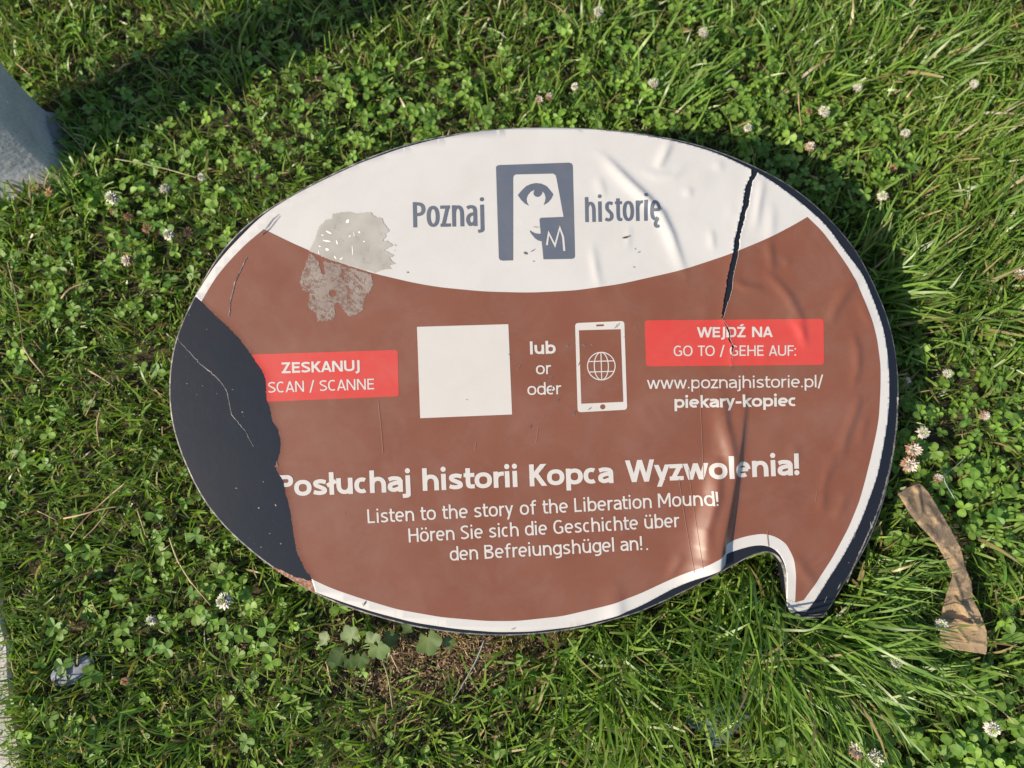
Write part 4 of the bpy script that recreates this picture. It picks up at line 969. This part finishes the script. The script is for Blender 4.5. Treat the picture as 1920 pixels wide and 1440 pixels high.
# clover leaves
def clover_leaves(P, size, hgt, tilt_az, tilt, rot, cols, name, mat):
    N = len(P)
    prof_u = np.array([0, .30, .62, .90, 1.0]); prof_w = np.array([.05, .34, .50, .36, .0])
    # one leaflet: midrib verts 0..4 and side verts
    base_v = []
    for u in prof_u: base_v.append((u, 0, 0))
    for sgn in (1, -1):
        for u, w_ in zip((.18, .50, .80, 1.0), (.27, .46, .44, .16)): base_v.append((u, sgn * w_, 0))
    base_v = np.array(base_v)   # 13 verts
    base_v[4, 0] = .95
    tri = []
    for o_, flip in ((5, False), (9, True)):
        tr_ = [(0, 1, o_), (o_, 1, o_ + 1), (1, 2, o_ + 1), (2, o_ + 2, o_ + 1), (2, 3, o_ + 2), (3, o_ + 3, o_ + 2), (3, 4, o_ + 3)]
        tri += [t_[::-1] if flip else t_ for t_ in tr_]
    tri = np.array(tri); nv = 13
    fold = rng.uniform(.05, .55, (N, 3)); out = np.zeros((N, 3, nv, 3)); droop = rng.uniform(-.35, .25, (N, 3))
    for k in range(3):
        a = rot + k * 2.094 + rng.normal(0, .1, N); sz = size * rng.uniform(.88, 1.08, N)
        u = base_v[None, :, 0] * sz[:, None]; v = base_v[None, :, 1] * sz[:, None] * np.cos(fold[:, k])[:, None]; zz = np.abs(base_v[None, :, 1]) * sz[:, None] * np.sin(fold[:, k])[:, None] + droop[:, k][:, None] * u
        out[:, k, :, 0] = u * np.cos(a)[:, None] - v * np.sin(a)[:, None]; out[:, k, :, 1] = u * np.sin(a)[:, None] + v * np.cos(a)[:, None]; out[:, k, :, 2] = zz
    out = out.reshape(N, -1, 3)
    # tilt
    ct, st_ = np.cos(tilt)[:, None], np.sin(tilt)[:, None]; ca, sa = np.cos(tilt_az)[:, None], np.sin(tilt_az)[:, None]
    x = out[..., 0] * ca + out[..., 1] * sa; y = -out[..., 0] * sa + out[..., 1] * ca; z = out[..., 2]
    x, z = x * ct + z * st_, -x * st_ + z * ct
    out = np.stack([x * ca - y * sa, x * sa + y * ca, z], -1)
    lean = rng.normal(0, .012, (N, 2)); top = P + np.column_stack([lean, hgt])
    out += top[:, None, :]
    V = out.reshape(-1, 3)
    T = (np.arange(N * 3) * nv)[:, None, None] + tri[None]; T = T.reshape(-1, 3)
    cc = np.repeat(cols[:, None, :], 3 * nv, 1).reshape(N, 3, nv, 3)
    cc[:, :, [2], :] = cc[:, :, [2], :] * 1.25 + .02      # pale chevron
    cc[:, :, [6, 10], :] = cc[:, :, [6, 10], :] * 1.2 + .012
    # stalks
    d = top - P; sd = np.stack([-d[:, 1], d[:, 0], d[:, 0] * 0], -1); sd /= np.linalg.norm(sd, axis=1)[:, None] + 1e-9; sd *= .0006
    mid = (P + top) / 2 + np.column_stack([rng.normal(0, .003, (N, 2)), np.zeros(N)])
    SV = np.stack([P - sd, P + sd, mid - sd, mid + sd, top - sd, top + sd], 1).reshape(-1, 3); o = len(V); i0 = o + np.arange(N)[:, None] * 6
    Q = np.concatenate([i0 + [0, 1, 3, 2], i0 + [2, 3, 5, 4]])
    SC = np.repeat(cols[:, None, :] * 1.15, 6, 1).reshape(-1, 3)
    me = mesh_np(name, np.vstack([V, SV]), tris=T, quads=Q, mats=[mat], cols=np.vstack([cc.reshape(-1, 3), SC]), smooth=False)
    return obj(name, me)
P, pxy = sample(26000); px, py = pxy[:, 0], pxy[:, 1]; cw = clov(px, py, P)
keep = (rng.random(len(P)) < cw * .98) & (rng.random(len(P)) > soil_w(px, py)) & ~blocked(P, pxy)
P, px, py, cw = P[keep], px[keep], py[keep], cw[keep]; N = len(P)
big = np.clip((py - 200) / 1100, 0, 1) * .35 + .45 * gauss(px, py, 1750, 1400, 300, 150)
size = rng.uniform(.0052, .0122, N) * (1 + .55 * big)
hgt = rng.uniform(.006, .036, N) * (1 + .25 * big) * (.55 + .55 * np.clip(cw * 1.6, 0, 1))
k = rng.random(N)[:, None]; cols = (np.array([.085, .20, .026]) * (1 - k) + np.array([.20, .34, .042]) * k) * rng.uniform(.75, 1.2, N)[:, None]
cl = clover_leaves(P, size, hgt, rng.uniform(0, 6.283, N), np.abs(rng.normal(0, .42, N)), rng.uniform(0, 6.283, N), cols, 'clover_leaves', M['clover'])
tag(cl, 'three lobed white clover leaves growing through the lawn', 'clover', kind='stuff')
print('CLOVER', N)

# dry crumbs on the bare soil
g0 = G(830, 1235); N = 3800
P = np.stack([g0[0] + rng.normal(0, .105, N), g0[1] + rng.normal(0, .034, N)], -1); P = np.column_stack([P, gz(P[:, 0], P[:, 1]) + rng.uniform(.001, .006, N)])
th = rng.uniform(1.2, 1.75, N)
kk = rng.random(N)[:, None]; cc_ = np.array([.13, .07, .035]) * (1 - kk) + np.array([.42, .29, .16]) * kk
V, q, C = blades(P, rng.uniform(.003, .012, N), rng.uniform(.0007, .0018, N), rng.uniform(0, 6.28, N), th, th + rng.normal(0, .2, N), cc_)
dm = Acc(); dm.add(V, C * 0 + np.repeat(cc_, 12, 0), Q=q)
tag(dm.build('dry_plant_crumbs', M['straw']), 'brown dry plant crumbs on the bare patch below the board', 'plant debris', kind='stuff')

# ================================================================ CLOVER FLOWERS
def floret(V, T, C, a, b, L, wd, col, root=(0, 0, 0)):
    # diamond petal pointing along direction (a azimuth, b elevation)
    d = np.array([math.cos(a) * math.cos(b), math.sin(a) * math.cos(b), math.sin(b)]); s_ = np.array([-math.sin(a), math.cos(a), 0]); u = np.cross(d, s_)
    r0 = np.array(root) + d * L * .18; k = len(V)
    V += [r0, r0 + d * L * .5 + s_ * wd + u * wd * .5, r0 + d * L * .5 - s_ * wd + u * wd * .5, r0 + d * L * .9 + u * wd * .2, r0 + d * L * .5 - u * wd * .7]
    T += [(k, k + 2, k + 4), (k, k + 4, k + 1), (k + 4, k + 2, k + 3), (k + 4, k + 3, k + 1), (k, k + 1, k + 2), (k + 1, k + 3, k + 2)]
    C += [col * .9] + [col] * 4
def head_mesh(name, kind, seed):
    r = random.Random(seed); V, T, C = [], [], []
    nf = {'white': 84, 'old': 62, 'dead': 44}[kind]
    for i in range(nf):
        f = (i + .5) / nf; el = math.asin(1 - 1.45 * f) if kind != 'dead' else math.asin(.1 - 1.05 * f); a = i * 2.39996 + r.uniform(-.2, .2)
        el += r.uniform(-.15, .15)
        if kind == 'white': col = np.array([.82, .79, .70]) if f < .8 else np.array([.62, .48, .36])
        elif kind == 'old': col = np.array([.78, .70, .60]) if f < .45 else np.array([.42, .24, .15])
        else: col = np.array([.44, .24, .13])
        col = col * r.uniform(.75, 1.08)
        if f < .12 and kind == 'white': col = np.array([.55, .62, .33])
        floret(V, T, C, a, el, r.uniform(.0068, .0086), r.uniform(.0010, .0016), col)
    return mesh_np(name, np.array(V), tris=T, mats=[M['petal']], cols=np.array(C), smooth=False)
HEADS = {k: [head_mesh('flower_head', k, s_) for s_ in range(3)] for k in ('white', 'old', 'dead')}
def tube_mesh(name, pts, rad, mat, col, ns=6, tip=.5):
    P = np.array(pts, float); n = len(P); d = np.gradient(P, axis=0); d /= np.linalg.norm(d, axis=1)[:, None] + 1e-12
    rad = np.broadcast_to(np.asarray(rad, float), (n,)); V = []
    for i in range(n):
        s_ = np.cross(d[i], (0, 0, 1)); s_ = s_ / (np.linalg.norm(s_) + 1e-9) if np.linalg.norm(s_) > 1e-3 else np.array([1, 0, 0]); u = np.cross(s_, d[i])
        for k in range(ns):
            a = 2 * math.pi * k / ns; V.append(P[i] + (s_ * math.cos(a) + u * math.sin(a)) * rad[i])
    q = [(i * ns + j, i * ns + (j + 1) % ns, (i + 1) * ns + (j + 1) % ns, (i + 1) * ns + j) for i in range(n - 1) for j in range(ns)]
    T = [(0, j + 1, j) for j in range(1, ns - 1)] + [((n - 1) * ns, (n - 1) * ns + j, (n - 1) * ns + j + 1) for j in range(1, ns - 1)]
    c = np.array(col) if np.ndim(col) > 1 else np.repeat(np.array([col]), n, 0)
    return mesh_np(name, np.array(V), tris=T, quads=q, mats=[mat], cols=np.repeat(c, ns, 0))
first_stem = {}
FL = [(1318,62,'white','white','white clover flower standing alone above the board, between two fainter ones near the top edge',1.0),
 (1122,22,'white','white','white clover flower closest to the top edge, on a pale green stem',1.0),
 (1110,32,'dead','dead','tiny faded pink floret head touching the topmost white clover flower',.5),
 (1225,157,'white','white','white clover flower midway between the board top and the topmost flowers',1.0),
 (1011,187,'old','old','left one of two small pale clover flowers just above the board top',.75),
 (1030,182,'old','old','right one of two small pale clover flowers just above the board top',.75),
 (1078,163,'white','white','small cream clover flower in leaves above the pair at the board top',.7),
 (1545,209,'white','white','larger white clover flower among clover leaves right of the board top',1.05),
 (1518,208,'dead','dead','orange brown dead clover head left of the larger white flower',.7),
 (1607,165,'white','white','pinkish white clover flower on long grass, up and right of the board',.9),
 (1697,250,'white','white','small white clover flower in the sunlit grass right of the board top',.8),
 (1519,275,'old','old','two toned white and brown clover flower in shade near the board crack',.9),
 (1402,240,'white','white','small white clover flower in shade just above the board rim',.75),
 (1655,368,'white','white','white clover flower beside the upper right rim of the board',.9),
 (1675,315,'dead','dead','yellow brown dead clover head above the upper right rim',.75),
 (1825,158,'white','white','white clover flower close to the upper right corner of the lawn',.85),
 (1911,515,'old','old','white clover flower at the right edge of the view in long grass',1.0),
 (1866,418,'dead','dead','tan dead clover head in sunlit grass near the right edge',.8),
 (1776,701,'white','white','small cream clover flower right of the web address, in clover',.8),
 (1699,714,'old','old','small clover flower touching the right rim of the board',.7),
 (1845,779,'old','old','star shaped white clover flower far right of the headline',.85),
 (1730,811,'white','white','topmost of the three large white flowers beside the right rim',1.0),
 (1713,843,'old','old','middle one of the three large ragged white flowers beside the right rim',1.3),
 (1706,871,'old','old','lowest of the three large ragged white flowers beside the right rim',1.3),
 (1759,897,'old','old','brownish clover flower just above the cardboard strip',.8),
 (1765,1172,'white','white','white clover flower against the left edge of the cardboard strip',.95),
 (1681,1241,'white','white','cream clover bud between the long grass and the cardboard end',.95),
 (1860,1365,'white','white','white clover flower in the clover at the bottom right',1.15),
 (1607,1407,'old','old','left one of the joined white clover flowers at the bottom edge',1.3),
 (1642,1420,'white','white','right one of the joined white clover flowers at the bottom edge',1.15),
 (211,370,'white','white','bright white clover flower beside the foot of the concrete pillar',1.2),
 (309,354,'white','white','white clover flower at the end of the long pale stalk, upper left',.9),
 (317,440,'white','white','white clover flower left of the board, near its upper left rim',1.0),
 (378,332,'white','white','small white clover flower left of the board top, below the shadow',.7),
 (240,488,'old','old','pale yellowish clover flower left of the torn corner',1.1),
 (352,435,'dead','dead','brown dead clover head right of the white flower at the left rim',.9),
 (276,428,'dead','dead','reddish brown dead clover head right of the other two brown heads',.85),
 (240,404,'dead','dead','tan dead clover head just below the bright white flower',.9),
 (213,396,'dead','dead','small tan dead clover head touching the bright white flower from below',.7),
 (66,352,'dead','dead','brown dead clover head against the pillar foot, leftmost of two',1.0),
 (90,360,'dead','dead','brown dead clover head against the pillar foot, rightmost of two',1.0),
 (421,1127,'white','white','creamy clover flower below the dry stem, lower left of the board',1.25),
 (284,1162,'white','white','small yellow white clover flower in shade at the lower left',.8),
 (234,1278,'dead','dead','orange tan dead clover head right of the grey blue lump',.7)]
for i, (fx, fy, kind, _, lab, sz) in enumerate(FL):
    hz_ = .045 if kind != 'dead' else .032
    if fy > 1150 or fx > 1690: hz_ += .012
    top = G(fx, fy, hz_); ft = np.array([top[0] + random.uniform(-.015, .015), top[1] + random.uniform(-.02, .005)])
    ft = np.array([ft[0], ft[1], float(gz(ft[0], ft[1]))])
    f = empty('clover_flower', ft); tag(f, lab, 'flower', 'clover flowers in the lawn')
    hd = obj('flower_head', HEADS[kind][i % 3], f); hd.location = top - ft; hd.rotation_euler = (random.uniform(-.5, .5), random.uniform(-.5, .5), random.uniform(0, 6)); hd.scale = (sz * 1.02,) * 3
    d = top - ft; pts = [d * 0, d * .35 + (.003, .002, 0), d * .7 + (.003, 0, 0), d * .97]
    obj('stem', tube_mesh('stem', pts, .0008, M['straw'], (.12, .19, .06), 5), f)

# ================================================================ DRY STEMS
ST = [([(120,972),(150,966),(178,958),(200,951),(224,950)], .0022, .034, 'bent dry straw lying across the crossed straws left of the board', 0),
 ([(236,905),(205,930),(175,958),(150,982),(132,1008)], .0019, .038, 'upper crossed straw running up to the right, left of the board', 0),
 ([(206,954),(190,975),(172,996),(156,1010)], .0018, .030, 'short dry straw below the crossing straws, left of the board', 0),
 ([(70,958),(90,966),(108,977)], .0016, .026, 'short dry straw left of the crossed straws', 0),
 ([(258,957),(266,980),(273,1004)], .0022, .03, 'short upright straw between the crossed straws and the torn corner', 0),
 ([(318,1008),(330,1045),(343,1068),(357,1090),(395,1135)], .0022, .032, 'knotted tan stem below the black torn corner of the board', 1),
 ([(14,492),(28,545),(38,600),(42,640),(44,650)], .0012, .035, 'thin grey green stalk at the left edge, upper section', 0),
 ([(44,650),(58,676),(72,690),(84,706)], .0026, .034, 'reddish dry straw continuing the thin stalk at the left edge', 0),
 ([(216,298),(260,305),(310,316),(368,333)], .0018, .045, 'long pale green stalk from the pillar to the white flower', 2),
 ([(86,216),(110,234),(135,256),(155,278),(164,296)], .0016, .030, 'curved brown twig beside the concrete pillar foot', 0),
 ([(30,118),(45,130),(58,142)], .0024, .030, 'short tan stick beside the upper edge of the concrete pillar', 0),
 ([(160,690),(190,708),(215,725)], .0024, .026, 'greyish dry stick left of the black torn part', 0),
 ([(190,765),(180,795),(187,838)], .0026, .034, 'thick straw left of the board, above the crossed straws', 0),
 ([(182,735),(172,758),(160,780)], .0022, .030, 'short slanting straw above the thick straw', 0),
 ([(115,560),(120,545),(140,536),(165,530)], .0020, .034, 'hooked dry blade left of the board near the tear level', 0),
 ([(908,1200),(895,1235),(880,1262),(858,1300),(846,1318)], .0015, .040, 'stiff blue grey stalk below the bottom rim of the board', 3),
 ([(728,1215),(738,1240),(750,1262)], .0020, .022, 'brown twig on the bare soil below the board', 0),
 ([(718,1242),(727,1262),(732,1300),(736,1330)], .0016, .025, 'green brown shoot crossing the bare soil patch', 2),
 ([(612,1240),(617,1262),(622,1284)], .0020, .03, 'short reddish stem left of the bare soil patch', 0),
 ([(1675,28),(1690,45),(1703,64)], .0016, .035, 'thin tan stem near the top right, pointing down right', 0),
 ([(1497,172),(1498,200),(1502,236)], .0019, .035, 'upright tan straw right of the board top', 0),
 ([(1497,1205),(1497,1206),(1498,1208)], .0005, .03, None, 0),
 ([(1700,165),(1708,172),(1716,158)], .0005, .03, None, 0),
 ([(1652,1232),(1676,1258),(1700,1280),(1716,1296)], .0015, .05, 'dry blade end in the long grass below the cardboard', 0),
 ([(1803,1280),(1830,1300),(1868,1322),(1905,1358)], .0022, .045, 'long seeded grass stalk over clover at the lower right', 2),
 ([(1700,183),(1706,172),(1714,165)], .003, .045, 'short orange tan leaf scrap in the sunlit grass, upper right', 0),
 ([(1752,108),(1762,94),(1780,82)], .0022, .05, 'upper tan grass seed spike near the top right corner', 0),
 ([(1745,75),(1752,62),(1759,52)], .0020, .05, 'small pale seed spike above the other near the top right corner', 0),
 ([(1790,935),(1765,895),(1800,868),(1815,852)], .0010, .045, 'thin grey stalk rising from the top of the cardboard', 3)]
cmap = {0: ((.44, .32, .18), (.34, .22, .12)), 1: ((.40, .36, .16), (.46, .30, .17)), 2: ((.24, .27, .12), (.34, .32, .16)), 3: ((.30, .34, .34), (.22, .27, .20))}
for pts, rad, z, lab, ck in ST:
    if lab is None: continue
    W_ = np.array([G(a, b, z + random.uniform(-.004, .004)) for a, b in pts]); 
    Q_, _ = resample(W_, .006, False)
    for _ in range(3): Q_[1:-1] = .5 * Q_[1:-1] + .25 * (Q_[:-2] + Q_[2:])
    o0 = Q_[0].copy(); n = len(Q_); t_ = np.linspace(0, 1, n)
    r_ = rad * .62 * (1 - .45 * t_) * (1 + .12 * rng.normal(0, 1, n))
    if ck == 1: r_ += .0009 * np.exp(-((t_ - .62) / .03) ** 2)
    c = np.array(cmap[ck][0])[None] * (1 - t_[:, None]) + np.array(cmap[ck][1])[None] * t_[:, None]; c = c * rng.uniform(.8, 1.15, (n, 1))
    o = obj('dry_stem', tube_mesh('dry_stem', Q_ - o0, np.maximum(r_, .0004), M['straw'], c, 7)); o.location = o0
    tag(o, lab, 'stem', 'loose stems and straws in the lawn')

# ================================================================ LOBED WEED LEAVES
def lobed(seed, lobes=5):
    r = random.Random(seed); n = 44; V = [(0, 0, 0)]
    for k in range(n):
        a = -math.pi * .86 + 2 * math.pi * .86 * k / (n - 1)
        rr = (.72 + .28 * abs(math.cos(a * lobes / 2.0)) ** .8) * (1.0 if abs(a) < 2 else .8) * r.uniform(.95, 1.05)
        x, y = rr * math.cos(a) + .25, rr * math.sin(a); V.append((x, y, .03 * math.cos(a * lobes) * rr + .10 * y * y))
    return V, [(0, k, k + 1) for k in range(1, n)]
def weed(name, label, cx, cy, leaves):
    b = G(cx, cy); root = empty(name, (b[0], b[1], float(gz(b[0], b[1])))); tag(root, label, 'weed')
    rl = np.array(root.location)
    for k, (lx, ly, sz, an, z) in enumerate(leaves):
        V, T = lobed(k + int(cx)); V = np.array(V) * sz
        cc = np.repeat([np.array([.085, .16, .045]) * random.uniform(.75, 1.15)], len(V), 0); cc[0] = (.2, .26, .1)
        o = obj('leaf', mesh_np('leaf', V, tris=T, mats=[M['clover']], cols=cc), root)
        p = G(lx, ly, z) - rl; o.location = p; o.rotation_euler = (random.uniform(-.35, .35), random.uniform(-.35, .35), R(an))
        obj('stem', tube_mesh('stem', [(0, 0, 0), p * .5 + (0, 0, .006), p], .0008, M['straw'], (.16, .22, .07), 5), root)
weed('lobed_weed', 'pale green weed with lobed leaves below the lower left rim of the board', 672, 1215,
     [(660,1196,.014,120,.040),(695,1205,.013,40,.036),(708,1212,.015,-70,.040),(640,1226,.013,200,.03),(676,1232,.011,-80,.034),(725,1198,.012,10,.03),(612,1200,.010,150,.034)])
weed('single_leaf_weed', 'weed with one broad pale leaf over the bare soil under the bottom rim', 800, 1188,
     [(802,1196,.018,-70,.036),(770,1176,.010,160,.03),(836,1206,.010,10,.03)])
weed('clover_like_weed', 'small weed with two rounded leaves left of the bare soil patch', 648, 1252, [(655,1236,.010,-60,.03),(632,1236,.011,190,.028)])
